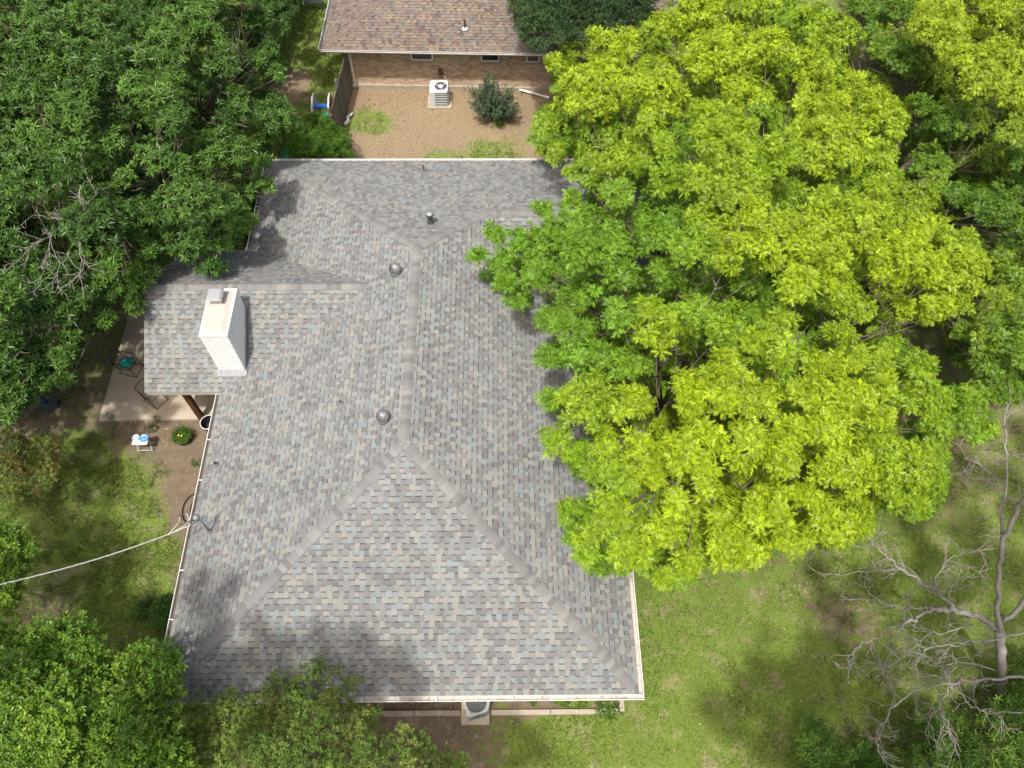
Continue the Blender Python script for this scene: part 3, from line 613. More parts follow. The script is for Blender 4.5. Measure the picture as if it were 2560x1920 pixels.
# ------------------------------------------------------------------ CHAIRS
def chair(name, label, loc, rz, cushion):
    r = empty(name, loc, label, 'chair', 'wrought iron patio chairs'); r.rotation_euler = (0, 0, rz)
    def lp(nm, pl, rad=.009, mt=M_dark, **k):
        b = MB()
        for p in pl: b.tube(p, rad, 6)
        return link(nm, b.mesh(nm, mt, smooth=True), r, **k)
    s = .235
    lp('seat_frame', [[(-s, -s, .42), (s, -s, .42), (s, s, .42), (-s, s, .42), (-s, -s, .42)]], .012)
    for i in range(9): y = -s + .052 * (i + .5); lp('seat_slat', [[(-s, y, .42), (s, y, .42)]], .005)
    lp('back_frame', [[(-s, -s, .42), (-s - .1, -s, .76), (-s - .12, -s + .1, .8), (-s - .125, 0, .82), (-s - .12, s - .1, .8), (-s - .1, s, .76), (-s, s, .42)]], .013)
    for i in range(7): y = -.2 + .4 * i / 6; lp('back_slat', [[(-s, y, .42), (-s - .12, y, .8)]], .005)
    for sg in (-1, 1):
        lp('armrest', [[(-s - .07, sg * s, .66), (0, sg * (s + .03), .68), (s - .02, sg * (s + .03), .66), (s, sg * (s + .02), .6)]], .014)
        lp('leg', [[(s, sg * s, .6), (s, sg * s, .42), (s + .03, sg * s, .2), (s + .06, sg * s, .015)]], .011)
        lp('leg', [[(-s, sg * s, .42), (-s + .1, sg * s, .25), (-s - .1, sg * s, .015)]], .011)
        lp('runner', [[(-s - .1, sg * s, .02), (s + .06, sg * s, .02)]], .01)
    lp('stretcher', [[(s + .05, -s, .03), (s + .05, s, .03)], [(-s + .1, -s, .25), (-s + .1, s, .25)]], .008)
    if cushion:
        b = MB(); n, k_ = 14, 10; V = []
        for i in range(n + 1):
            for j in range(k_ + 1):
                u, v = i / n * 2 - 1, j / k_ * 2 - 1; f = (1 - abs(u) ** 4) * (1 - abs(v) ** 4)
                V.append((u * .2 + .02 * math.sin(5 * v), v * .17 + .03 * math.sin(3 * u), .44 + .09 * f + .03 * math.sin(7 * u + 3 * v) * f + .02 * math.sin(11 * v - 4 * u) * f))
        b.add(V, [(i * (k_ + 1) + j, (i + 1) * (k_ + 1) + j, (i + 1) * (k_ + 1) + j + 1, i * (k_ + 1) + j + 1) for i in range(n) for j in range(k_)])
        o = one('cushion', b, M_teal, (0, 0, 0), 'crumpled teal cushion lying on the iron patio chair', 'cushion', smooth=True)
        o.location = Vector(loc); o.rotation_euler = (0, 0, rz + .4)
    return r
p = S(330, 925, .1); chair('patio_chair', 'black wrought iron chair with a teal cushion at the patio edge', (p[0], p[1], .1), math.radians(-14), True)
p = S(388, 1010, .1); chair('patio_chair', 'black wrought iron chair half hidden under the patio roof', (p[0] + .02, p[1] + .14, .1), math.radians(-35), False)

# ------------------------------------------------------------------ YARD THINGS (left)
# folding table and bowls
tb = empty('side_table', (-11.2, 11.22, 0), 'small white folding table holding two plastic bowls', 'table')
def loc_part(root, nm, mb, mt, **k): return part(nm, mb, mt, root, **k)
b = MB(); b.box((-11.2, 11.22, .5), (.47, .31, .03)); loc_part(tb, 'table_top', b, M_plwhite)
for sx in (-1, 1):
    for sg in (-1, 1):
        b = MB(); x0 = -11.2 + sx * .2; b.tube([(x0, 11.22 - sg * .13, .49), (x0 + sx * .015, 11.22 + sg * .15, .01)], .013, 6); loc_part(tb, 'leg', b, M_acw)
b = MB(); b.tube([(-11.4, 11.36, .09), (-11.0, 11.36, .09)], .011, 6); b.tube([(-11.4, 11.08, .09), (-11.0, 11.08, .09)], .011, 6); loc_part(tb, 'crossbar', b, M_acw)
for (x0, y0, r, mt, lb) in ((-11.34, 11.29, .105, M_clear, 'clear round plastic bowl on the white folding table'), (-11.09, 11.27, .13, M_lblue, 'pale blue round plastic lid on the white folding table')):
    b = MB(); b.lathe((x0, y0, .516), [(r * .7, 0), (r, .05), (r * 1.05, .055), (r * .95, .05), (r * .65, .015), (r * .3, .02), (r * .25, .045), (0, .048)], 24)
    one('bowl', b, mt, (x0, y0, .516), lb, 'bowl', smooth=True)
# planter
pp = (-10.07, 11.47, 0)
pl_ = empty('planter', pp, 'round black planter full of green leaves and yellow flowers', 'planter')
b = MB(); b.lathe(pp, [(.2, 0), (.26, .27), (.275, .3), (.25, .3), (.24, .24), (0, .24)], 28); part('pot', b, M_dark, pl_, smooth=False)
b = MB(); b.lathe((pp[0], pp[1], .24), [(.238, 0), (0, .03)], 20); part('soil', b, M_soil, pl_)
# bucket
pb = (-9.3, 11.93, 0); bk = empty('bucket', pb, 'round white rimmed black tub beside the patio under the gutter', 'bucket')
b = MB(); b.lathe(pb, [(.2, 0), (.25, .34), (.235, .34), (.19, .03), (0, .03)], 28); part('tub', b, M_dark, bk)
b = MB(); b.tube([(pb[0] + .25 * math.cos(t), pb[1] + .25 * math.sin(t), .345) for t in np.linspace(0, 2 * math.pi, 29)], .016, 6, caps=False); part('rim', b, M_plwhite, bk, smooth=True)
# toy basketball hoop
hp = S(120, 1012, 0); hx, hy = hp[0], hp[1]
hoop = empty('toy_hoop', (hx, hy, 0), 'blue toy basketball hoop on a black base in the shady grass', 'toy')
b = MB(); b.prism([(hx - .2, hy - .2), (hx + .12, hy - .3), (hx + .38, hy - .08), (hx + .34, hy + .18), (hx + .05, hy + .2), (hx - .15, hy + .1)], 0, .14); part('base', b, M_dkgrey, hoop)
b = MB(); b.tube([(hx, hy, .1), (hx, hy, 1.12)], .06, 10); part('pole', b, M_blue, hoop, smooth=True)
b = MB(); b.tube([(hx, hy, .55), (hx, hy, .6)], .07, 10); part('collar', b, M_red, hoop)
b = MB(); V = [(hx + .03 + .3 * math.cos(t), hy + .1, 1.22 + .22 * math.sin(t)) for t in np.linspace(0, math.pi * 2, 20)[:-1]]; n = len(V)
b.add(V + [(p[0], p[1] - .03, p[2]) for p in V], [tuple(range(n))[::-1], tuple(range(n, 2 * n))] + [(i, (i + 1) % n, n + (i + 1) % n, n + i) for i in range(n)]); part('backboard', b, M_clear, hoop)
b = MB(); b.tube([(hx + .02 + .17 * math.cos(t), hy - .12 + .17 * math.sin(t), 1.12) for t in np.linspace(0, 2 * math.pi, 20)], .014, 6, caps=False); part('rim', b, M_red, hoop, smooth=True)
# bricks and black hose
def brick(px, py, rz, label, zz=.03, tilt=0):
    p = S(px, py, .03); b = MB(); b.box((0, 0, 0), (.2, .095, .06)); o = one('loose_brick', b, M_pbrick, (p[0], p[1], zz), label, 'brick', group='loose bricks by the house wall'); o.rotation_euler = (tilt, 0, rz)
brick(429, 1278, .12, 'pale brick lying alone on the soil left of the cable coil'); brick(453, 1250, 1.4, 'pale brick standing under the upper left of the black cable coil', .035, .5); brick(475, 1237, -.4, 'pale brick at the top of the black cable coil beside the gutter', .035, -.4)
b = MB()
for (r, dx, dz) in ((.42, 0, .02), (.3, .12, .04)):
    c = S(492, 1272, 0); b.tube([(c[0] + dx + r * math.cos(t), c[1] + r * 1.25 * math.sin(t), dz + .015 * math.sin(3 * t)) for t in np.linspace(.2, 5.9, 30)], .016, 6)
one('cable_coil', b, M_dark, (c[0], c[1], 0), 'loops of black cable lying on bare soil below the mast', 'cable', smooth=True)
# overhead service cable
def arc(a, b_, sag, n=24):
    a, b_ = np.array(a), np.array(b_); return [a + (b_ - a) * t - np.array([0, 0, sag * 4 * t * (1 - t)]) for t in np.linspace(0, 1, n)]
mastp = S(478, 1312, 3.55); endp = S(-60, 1474, 5.0); b = MB(); main = arc(mastp, endp, .3, 40)
for k in range(3):
    b.tube([q + np.array([.009 * math.cos(i * .9 + k * 2.1), .012 * math.sin(i * .9 + k * 2.1), .009 * math.cos(i * .9 + k * 2.1)]) for i, q in enumerate(main)], .0055, 5)
j0 = main[4]; b.tube([j0, S(465, 1312, 3.5), S(472, 1300, 3.45), S(470, 1290, 3.45), S(463, 1284, 3.5)], .01, 5)
b.tube([main[5], S(448, 1306, 3.4), S(450, 1290, 3.4), S(445, 1284, 3.45)], .01, 5)
one('service_cable', b, M_cable, tuple(mastp), 'twisted pale grey power cable stretching from the roof mast across the left yard', 'cable', smooth=True)
b = MB(); b.tube([S(463, 1284, 3.5), S(460, 1296, 3.4), S(470, 1303, 3.4), S(484, 1302, 3.6), (-7.68, 7.42, 3.66)], .013, 5); b.tube([S(446, 1285, 3.45), S(462, 1304, 3.3), S(486, 1308, 3.55), (-7.68, 7.42, 3.64)], .012, 5)
one('drip_loop', b, M_dark, (-7.9, 7.5, 3.4), 'short black wires looping from the mast head to the pale cable', 'wire', smooth=True)

# ------------------------------------------------------------------ FRONT BED + AC UNIT
q = MB()
cb = empty('bed_edging', (0, 3.33, 0), 'low concrete strip edging the narrow bed below the front gutter', 'edging')
xs = [-3.6, -1.2]; 
for (x0, x1) in ((-4.6, -2.4), (-2.39, -1.17), (-.36, 1.2), (1.21, 3.0)):
    b = MB(); b.box(((x0 + x1) / 2, 3.34, .03), (x1 - x0 - .01, .125, .1)); part('concrete_curb', b, M_conc2, cb)
b = MB(); b.box((3.1, 3.55, .03), (.13, .42, .1)); part('concrete_curb', b, M_conc2, cb)
pad = MB(); pad.box((-.78, 3.5, .03), (.74, .9, .09)); one('equipment_pad', pad, M_conc, (-.78, 3.5, 0), 'square concrete pad under the grey air conditioner by the front gutter', 'pad')
ac = empty('air_conditioner', (-.72, 3.45, .08), 'dusty grey air conditioner with a round open fan top, half under the front gutter', 'air conditioner')
def rrect(pts, r, n=6):
    out = []; k = len(pts)
    for i in range(k):
        p0, p, p1 = (np.array(pts[i - 1]), np.array(pts[i]), np.array(pts[(i + 1) % k])); a = p + (p0 - p) / np.linalg.norm(p0 - p) * r; b_ = p + (p1 - p) / np.linalg.norm(p1 - p) * r
        for t in np.linspace(0, 1, n): out.append(tuple((1 - t) ** 2 * a + 2 * t * (1 - t) * p + t * t * b_))
    return out
AT = [(-.97, 3.1), (-.42, 3.26), (-.33, 3.85), (-1.08, 3.85)]
def acunit(root, corners, z0, z1, fanc, fanr, mtop, mbody, nr, grille=True):
    O = rrect(corners, .09, 6); n = len(O); cxy = np.mean(np.array(O), 0)
    b = MB(); inn = [tuple(cxy + (np.array(p) - cxy) * .93) for p in O]; b.prism(inn, z0, z1 - .06); part('body', b, M_acd, root)
    for i in range(n):                               # vertical louvre ribs
        p0, p1 = np.array(O[i]), np.array(O[(i + 1) % n]); L_ = np.linalg.norm(p1 - p0); k = max(1, int(L_ / nr))
        for j in range(k):
            c = (p0 + (p1 - p0) * (j + .5) / k); c = cxy + (c - cxy) * .955; r = MB(); r.box((*c, (z0 + z1 - .08) / 2), (nr * .55, .015, z1 - z0 - .1), math.atan2(*(p1 - p0)[::-1])); part('rib', r, mbody, root)
    # top panel with a round hole
    t = MB(); K = 48; ring = []; out = []
    for j in range(K):
        a = 2 * math.pi * j / K; d = np.array([math.cos(a), math.sin(a)]); ring.append(np.array(fanc) + d * fanr)
        best = 9
        for i in range(n):
            p0, p1 = np.array(O[i]), np.array(O[(i + 1) % n]); e_ = p1 - p0; den = d[0] * e_[1] - d[1] * e_[0]
            if abs(den) < 1e-9: continue
            w0 = p0 - np.array(fanc); s_ = (w0[0] * e_[1] - w0[1] * e_[0]) / den; u_ = (w0[0] * d[1] - w0[1] * d[0]) / den
            if s_ > 0 and -1e-6 <= u_ <= 1 + 1e-6: best = min(best, s_)
        out.append(np.array(fanc) + d * best)
    V = [(*p, z1 - .012) for p in ring] + [(*(np.array(fanc) + (np.array(p) - fanc) * .93), z1) for p in out] + [(*p, z1 - .02) for p in out] + [(*p, z1 - .1) for p in out] + [(*p, z1 - .09) for p in ring]
    F = []
    for j in range(K):
        k = (j + 1) % K
        for a_ in range(3): F.append((a_ * K + j, a_ * K + k, (a_ + 1) * K + k, (a_ + 1) * K + j))
        F.append((j, 4 * K + j, 4 * K + k, k))
    t.add(V, [f[::-1] for f in F]); part('top_panel', t, mtop, root, smooth=True)
    b = MB(); b.lathe((*fanc, z1 - .3), [(fanr * 1.02, 0), (fanr * 1.02, .01), (0, .01)], 24); part('fan_well', b, M_acd, root)
ACF = (-.73, 3.5)
acunit(ac, AT, .08, .85, ACF, .265, M_acg, M_acg, .07)
for i in range(5):
    a = i * 2 * math.pi / 5 + .5; b = MB(); V = []
    for (r, da, z) in ((.05, -.5, .70), (.15, -.52, .66), (.235, -.46, .65), (.25, 0, .68), (.235, .42, .72), (.14, .45, .74), (.05, .45, .735)):
        V.append((ACF[0] + r * math.cos(a + da), ACF[1] + r * math.sin(a + da), z))
    b.add(V, [tuple(range(7))]); part('fan_blade', b, mat('worn_fan_blade', (.3, .32, .335), .6, .3, n1=(12, .5)), ac)
b = MB(); b.lathe((*ACF, .67), [(.07, 0), (.07, .07), (0, .08)], 16); part('fan_hub', b, M_acd, ac)
for r in (.1, .17, .235):
    b = MB(); b.tube([(ACF[0] + r * math.cos(t), ACF[1] + r * math.sin(t), .845) for t in np.linspace(0, 2 * math.pi, 28)], .0025, 4, caps=False); part('guard_ring', b, M_acd, ac)

# ------------------------------------------------------------------ NEIGHBOUR'S BRICK HOUSE
NR = math.radians(-1.6)
def nb(x, y, z):                                     # local (along wall from its left corner, outward is -y) -> world
    ox, oy = -6.3, 28.2; return np.array([ox + x * math.cos(NR) - y * math.sin(NR), oy + x * math.sin(NR) + y * math.cos(NR), z])
nh = empty('brick_house', tuple(nb(0, 0, 0)), 'tan brick house with a brown and tan shingle roof at the top of the picture', 'house')
NE_, nm_ = 2.2, .30
PALB = [np.array(c) for c in ((.5, .4, .27), (.45, .35, .235), (.54, .43, .31), (.38, .28, .2), (.5, .4, .29), (.44, .33, .25))]
WN = [(2.6, 3.5, 1.36, 2.05), (5.45, 6.2, 1.36, 2.05), (7.3, 7.85, 1.36, 2.05)]
bw = MB(); NL = 16.0
Mn = [[math.cos(NR), -math.sin(NR), 0], [math.sin(NR), math.cos(NR), 0], [0, 0, 1]]
for k in range(27):
    z = .16 + .075 * (k + .5); x = -(k % 2) * .1
    while x < 10.5:
        x0, x1 = max(x, 0), x + .2; x += .2; xc = (x0 + x1) / 2
        if x1 - x0 < .04: continue
        if any(a - .03 < xc < b_ + .03 and c - .05 < z < d_ + .05 for a, b_, c, d_ in WN): continue
        col = random.choice(PALB) * (1.25 if k < 4 else .95) * random.uniform(.9, 1.1); pr = random.uniform(0, .003)
        bw.box(nb(xc, .03 - pr, z), (x1 - x0 - .011, .06, .064), NR, col=tuple(col))
part('brick_wall', bw, M_brick, nh, attr=True, kind='stuff')
b = MB()
b.box(nb(NL / 2, .16, 1.1), (NL, .25, 2.2), NR); b.box(nb(.16, 4.5, 1.1), (.25, 8.6, 2.2), NR)
part('wall_core', b, M_mortar, nh)
b = MB(); b.box(nb(NL / 2, -.02, .07), (NL, .14, .17), NR); part('foundation', b, M_conc2, nh)
for (x0, x1, z0, z1) in WN:
    wn = part('window', MB(), M_white, nh); fr = MB(); t = .05; dpt = .02
    for (cx_, cz_, sx_, sz_) in (((x0 + x1) / 2, z0 + t / 2, x1 - x0, t), ((x0 + x1) / 2, z1 - t / 2, x1 - x0, t), (x0 + t / 2, (z0 + z1) / 2, t, z1 - z0 - 2 * t), (x1 - t / 2, (z0 + z1) / 2, t, z1 - z0 - 2 * t)):
        fr.box(nb(cx_, -.005 + dpt - .02, cz_), (sx_, .06, sz_), NR)
    part('frame', fr, M_plwhite, wn); g = MB(); g.box(nb((x0 + x1) / 2, .02, (z0 + z1) / 2), (x1 - x0 - 2 * t, .015, z1 - z0 - 2 * t), NR); part('pane', g, M_screen if x0 < 5 else M_glass, wn)
    g = MB(); g.box(nb((x0 + x1) / 2, -.035, z0 - .03), (x1 - x0 + .06, .09, .05), NR); part('sill', g, M_mortar, wn)
# roof
E0 = nb(-.85, -.55, NE_); E1 = nb(NL, -.55, NE_); dr = 4.6
nsing, nfield, ndeck = [], MB(), MB()
nroof = part('roof', MB(), M_deck, nh)
apex = nb(-.85 + dr, -.55 + dr, NE_ + nm_ * dr); apexR = nb(NL, -.55 + dr, NE_ + nm_ * dr); B0_ = nb(-.85, -.55 + 2 * dr, NE_)
roof_plane([E0, E1, apexR, apex], None, nfield, nsing, PAL_TAN, 't', 300, deck=ndeck, seed=21, cfun=lambda p: p[0] < 1.0)
roof_plane([B0_, E0, apex], None, nfield, nsing, PAL_TAN, 't', 300, deck=ndeck, seed=22)
part('roof_deck', ndeck, M_deck, nroof); part('shingle_field', nfield, M_shing, nroof, attr=True, kind='stuff')
place_singles(nsing, PAL_TAN, nroof)
caps(E0 + (apex - E0) * .03, apex, .15 * nm_ / 1.414 * .9, nroof, 't', PAL_CAPT); 
gd = np.array([math.cos(NR), math.sin(NR)]); gn = np.array([math.sin(NR), -math.cos(NR)])
gutter(E0 + (0, 0, -.01), E1 + (0, 0, -.01), gn, nh, 0, hs=.55, gm=(M_white, mat('gutter_leaf_muck', (.1, .06, .04), .95, n1=(12, .5), dirt=(5, .55, (.35, .2, .08), .7))))
gutter(B0_ + (0, 0, -.01), E0 + (0, 0, -.01), -gd, nh, 0, hs=.55, gm=(M_white, M_dkgrey))
b = MB(); b.box(nb(NL / 2 - .4, -.3, NE_ - .12), (NL + .8, .5, .02), NR); b.box(nb(NL / 2 - .4, -.53, NE_ - .09), (NL + .8, .025, .15), NR); part('soffit', b, M_fascia, nh)
b = MB(); b.tube([nb(.12, -.45, NE_ - .1), nb(.12, -.3, NE_ - .18), nb(.12, -.07, NE_ - .32), nb(.12, -.07, .2), nb(.12, -.16, .12)], .045, 4); part('downspout', b, M_white, nh)
vx = S(1161, 45, 3.0); zr = NE_ + nm_ * (vx[1] - 27.35)
b = MB(); vp = part('vent_pipe', MB(), M_cyl, nh); b.lathe((vx[0], vx[1], zr - .05), [(.045, 0), (.045, .4), (.052, .4), (.052, .44), (0, .44)], 12); part('pipe', b, M_cyl, vp)
b = MB(); b.lathe((vx[0], vx[1], zr - .02), [(.13, 0), (.12, .03), (.06, .07)], 14); part('flashing', b, M_acw, vp)
ub = S(1101, 187, .85); b = MB(); b.box(nb(ub[0] + 6.3, -.06, .85), (.17, .12, .3), NR); part('utility_box', b, M_cyl, nh)
b = MB(); b.tube([nb(ub[0] + 6.38, -.06, .7), nb(ub[0] + 6.5, -.12, .6), nb(ub[0] + 6.52, -.2, .35)], .012, 5); part('conduit', b, M_cable, nh)
# rear AC
pad2 = MB(); pad2.box((-2.59, 27.2, .03), (.98, .86, .09)); one('equipment_pad', pad2, M_conc2, (-2.59, 27.2, 0), 'pale square pad under the white air conditioner by the brick house', 'pad')
ac2 = empty('air_conditioner', (-2.58, 27.2, .08), 'white air conditioner with horizontal grille bars in front of the brick wall', 'air conditioner')
O2 = [(-2.96, 26.86), (-2.2, 26.86), (-2.2, 27.58), (-2.96, 27.58)]; Z2 = .84
O = rrect(O2, .12, 6); c2 = np.array([-2.58, 27.22])
b = MB(); b.prism([tuple(c2 + (np.array(p) - c2) * .95) for p in O], .08, Z2 - .05); part('body', b, M_acd, ac2)
for k in range(8):
    z = .14 + k * .085; b = MB(); b.tube([(*(c2 + (np.array(p) - c2) * .975), z) for p in O] + [(*(c2 + (np.array(O[0]) - c2) * .975), z)], .011, 4, caps=False); part('grille_bar', b, M_acw, ac2)
b = MB(); b.box((-2.85, 26.875, .43), (.2, .04, .66)); part('service_panel', b, M_acw, ac2)
b = MB(); b.box((-2.46, 26.86, .43), (.012, .03, .64)); part('grille_post', b, M_acw, ac2)
acd = np.array([-2.5, 27.2]); t = MB(); K = 40; V = []; n = len(O)
def ray_out(fanc, d):
    best = 9
    for i in range(n):
        p0, p1 = np.array(O[i]), np.array(O[(i + 1) % n]); e_ = p1 - p0; den = d[0] * e_[1] - d[1] * e_[0]
        if abs(den) < 1e-9: continue
        w0 = p0 - fanc; s_ = (w0[0] * e_[1] - w0[1] * e_[0]) / den; u_ = (w0[0] * d[1] - w0[1] * d[0]) / den
        if s_ > 0 and -1e-6 <= u_ <= 1 + 1e-6: best = min(best, s_)
    return fanc + d * best
rg_ = [acd + .25 * np.array([math.cos(2 * math.pi * j / K), math.sin(2 * math.pi * j / K)]) for j in range(K)]; ou = [ray_out(acd, (p - acd) / .25) for p in rg_]
V = [(*p, Z2 - .02) for p in rg_] + [(*(acd + (p - acd) * .9), Z2) for p in ou] + [(*p, Z2 - .03) for p in ou] + [(*p, Z2 - .1) for p in ou]
t.add(V, [f for j in range(K) for f in [(a_ * K + j, (a_ + 1) * K + j, (a_ + 1) * K + (j + 1) % K, a_ * K + (j + 1) % K) for a_ in range(3)]]); part('top_panel', t, M_acw, ac2, smooth=True)
b = MB(); b.lathe((*acd, Z2 - .2), [(.26, 0), (0, .0001)], 20); part('fan_well', b, M_acd, ac2)
b = MB(); b.lathe((*acd, Z2 - .03), [(.11, 0), (.1, .02), (0, .025)], 20); part('motor_cap', b, M_acw, ac2, smooth=True)
for i in range(3):
    a = i * 2 * math.pi / 3 + .7; b = MB(); b.tube([(acd[0] + .09 * math.cos(a), acd[1] + .09 * math.sin(a), Z2 - .02), (acd[0] + .26 * math.cos(a), acd[1] + .26 * math.sin(a), Z2 - .01)], .014, 5); part('fan_strut', b, M_acw, ac2)
for i in range(3):
    a = i * 2 * math.pi / 3; b = MB(); b.add([(acd[0] + r * math.cos(a + da), acd[1] + r * math.sin(a + da), z) for r, da, z in ((.06, -.4, Z2 - .12), (.23, -.55, Z2 - .14), (.235, .3, Z2 - .09), (.06, .5, Z2 - .1))], [(0, 1, 2, 3)]); part('fan_blade', b, M_galv, ac2)
# fallen white downspout
a0, a1 = nb(7.05, -.15, .12), nb(8.3, -.55, .06); b = MB(); b.tube([a0, a1], .05, 4); one('downspout_piece', b, M_white, tuple(a0), 'white downspout length lying on the leaves at the foot of the brick wall', 'pipe')
# fence
fn = empty('wooden_fence', (-6.35, 26.3, 0), 'weathered grey board fence running from the brick house corner toward the yard', 'fence')
F0, F1 = np.array([-6.3, 28.0]), np.array([-6.52, 24.55]); dF = F1 - F0; LF = np.linalg.norm(dF); dF /= LF; nb_ = int(LF / .142); fa = math.atan2(dF[1], dF[0])
for i in range(nb_):
    c = F0 + dF * (.142 * (i + .5)); h = 1.76 + random.uniform(-.02, .02); g = random.uniform(.75, 1.2); b = MB()
    b.box((c[0] + random.uniform(-.004, .004), c[1], h / 2 + .03), (.134, .018, h), fa + random.uniform(-.02, .02), col=(.17 * g, .15 * g, .135 * g)); part('board', b, M_fence, fn, attr=True)
for z in (.35, .95, 1.55):
    b = MB(); c = (F0 + F1) / 2; b.box((c[0] - .04, c[1], z), (LF, .04, .09), fa, col=(.2, .17, .14)); part('rail', b, M_fence, fn, attr=True)
for t_ in (.02, .5, .97):
    b = MB(); c = F0 + dF * LF * t_; b.box((c[0] - .1, c[1], .93), (.09, .09, 1.86), fa, col=(.2, .17, .14)); part('post', b, M_fence, fn, attr=True)
# toy climber
cx_, cy_ = -7.32, 26.35
tc_ = empty('toy_climber', (cx_, cy_, 0), 'plastic toddler climber with white sides and blue and green steps beside the fence', 'toy')
for sx, mt in ((-1, M_plwhite), (1, M_burg)):
    b = MB(); x0 = cx_ + sx * .33; pr_ = [(-.55, 0), (-.5, .45), (-.25, .72), (.1, .85), (.4, .8), (.5, .55), (.5, 0)]; n = len(pr_)
    V = [(x0 - .03, cy_ + y, z) for y, z in pr_] + [(x0 + .03, cy_ + y, z) for y, z in pr_]; b.add(V, [tuple(range(n)), tuple(range(n, 2 * n))[::-1]] + [(i, n + i, n + (i + 1) % n, (i + 1) % n) for i in range(n)]); part('side_panel', b, mt, tc_)
    b = MB(); b.tube([(x0, cy_ + y, z + .02) for y, z in pr_[1:6]], .04, 6); part('handrail', b, M_plwhite, tc_, smooth=True)
b = MB(); b.box((cx_, cy_ - .02, .55), (.6, .2, .05)); part('upper_step', b, M_blue, tc_)
b = MB(); b.box((cx_, cy_ - .3, .33), (.6, .36, .05)); part('lower_step', b, M_green, tc_)
# white hose bib / pipe heap by fence foot
b = MB(); p = S(872, 305, .0); b.tube([(p[0] - .15, p[1] - .25, .06), (p[0], p[1] - .05, .1), (p[0] - .05, p[1] + .15, .12), (p[0] + .1, p[1] + .25, .16), (p[0] + .13, p[1] + .45, .1)], [.08, .09, .07, .05, .04], 7)
one('plastic_sheet_scrap', b, M_plwhite, (p[0], p[1], 0), 'crumpled white plastic scrap at the lower foot of the fence', 'scrap', smooth=True)
p = S(722, 382, .4); b = MB(); b.lathe((p[0], p[1], 0), [(.26, 0), (.3, .36), (.33, .38), (.3, .42), (0, .48)], 22); one('lidded_bin', b, M_green, (p[0], p[1], 0), 'dark green lidded tub peeking out behind the back gutter', 'bin')
# bench at the very top left
bn = empty('bench', tuple(S(775, 10, 0)), 'grey metal bench frame at the top edge above the grass strip', 'bench'); p = S(770, 6, .4)
for k in range(4):
    b = MB(); b.box((p[0], p[1] + .12 * k, .42), (1.3, .08, .03)); part('slat', b, M_dkgrey, bn)
for sx in (-.55, .55):
    b = MB(); b.tube([(p[0] + sx, p[1] - .02, 0), (p[0] + sx, p[1], .4), (p[0] + sx, p[1] + .4, .4), (p[0] + sx, p[1] + .42, 0)], .02, 5); part('leg', b, M_dkgrey, bn)

# ------------------------------------------------------------------ FOLIAGE
def leaf_oak(L=1., wd=.5, lobes=3):
    """lobed leaf along +x as a triangle soup: narrow blade + side lobes"""
    T = [[(0, 0, 0), (.55, -wd * .13, .05), (1, 0, -.12)], [(0, 0, 0), (1, 0, -.12), (.55, wd * .13, .05)]]
    for i in range(lobes):
        x = .34 + .2 * i; l = wd * (.5 - .06 * i)
        for s in (-1, 1): T.append([(x - .06, 0, .04), (x + .08, 0, .03), (x + .2, s * l, -.02)])
    return np.array(T) * L
def leaf_simple(L=1., wd=.2): return np.array([[(0, 0, 0), (.5, -wd, .04), (1, 0, -.05)], [(0, 0, 0), (1, 0, -.05), (.5, wd, .04)]]) * L
def rot_z(a): c, s = math.cos(a), math.sin(a); return np.array([[c, -s, 0], [s, c, 0], [0, 0, 1]])
def rot_y(a): c, s = math.cos(a), math.sin(a); return np.array([[c, 0, s], [0, 1, 0], [-s, 0, c]])
def rot_x(a): c, s = math.cos(a), math.sin(a); return np.array([[1, 0, 0], [0, c, -s], [0, s, c]])
def rosette(leaf, n, lo=-.1, hi=.9, rs=None, jit=.25, spread=1.0, stem=0):
    out = []; rs = rs or RNG
    for i in range(n):
        a = i * 2.39996 + rs.normal(0, jit); el = lo + (hi - lo) * (i / n) + rs.normal(0, .12); s = .7 + .4 * rs.random()
        M = rot_z(a) @ rot_y(-el) @ rot_x(rs.normal(0, .35)); off = np.array([0, 0, stem * (i / n)])
        out.append((leaf * s * spread) @ M.T + off)
    return np.concatenate(out)                       # (T,3,3)
TPN = {'oak': 8, 'dark': 2, 'small': 2, 'willow': 2}
TPL = {
 'oak': [rosette(leaf_oak(), 11, -.3, .5, jit=.12) for _ in range(8)],
 'dark': [rosette(leaf_simple(1, .15), 11, -.3, .8) for _ in range(8)],
 'small': [rosette(leaf_simple(1, .24), 8, -.2, 1.0, stem=.9, spread=.8) for _ in range(8)],
 'willow': [rosette(leaf_simple(1, .1), 10, -.3, .9, stem=.5) for _ in range(8)],
}
def frames(axis):
    a = axis / np.linalg.norm(axis, axis=1, keepdims=True); r = RNG.normal(size=a.shape); u = r - a * (r * a).sum(1, keepdims=True); u /= np.linalg.norm(u, axis=1, keepdims=True)
    return np.stack([u, np.cross(a, u), a], 2)
def foliage_mesh(name, P, AX, size, cols, kind, mt, off):
    n = len(P); k = RNG.integers(0, 8, n); Vs = []; Cs = []
    Fm = frames(AX); sz = size * (.75 + .5 * RNG.random(n))
    for t in range(8):
        i = np.where(k == t)[0]
        if not len(i): continue
        T = TPL[kind][t].reshape(-1, 3)
        V = np.einsum('nij,vj->nvi', Fm[i], T) * sz[i, None, None] + P[i, None, :]
        per = TPN[kind]; nl = T.shape[0] // 3 // per; lv = np.repeat(1 + (RNG.random((len(i), nl)) - .5) * .7, per, 1)
        c = cols[i, None, :] * np.repeat(lv, 3, 1)[:, :, None]
        Vs.append(V.reshape(-1, 3)); Cs.append(c.reshape(-1, 3))
    V = np.concatenate(Vs) - np.array(off); Cc = np.concatenate(Cs)
    return fastmesh(name, V, np.arange(len(V)), np.arange(len(V) // 3) * 3, None, Cc, mt)
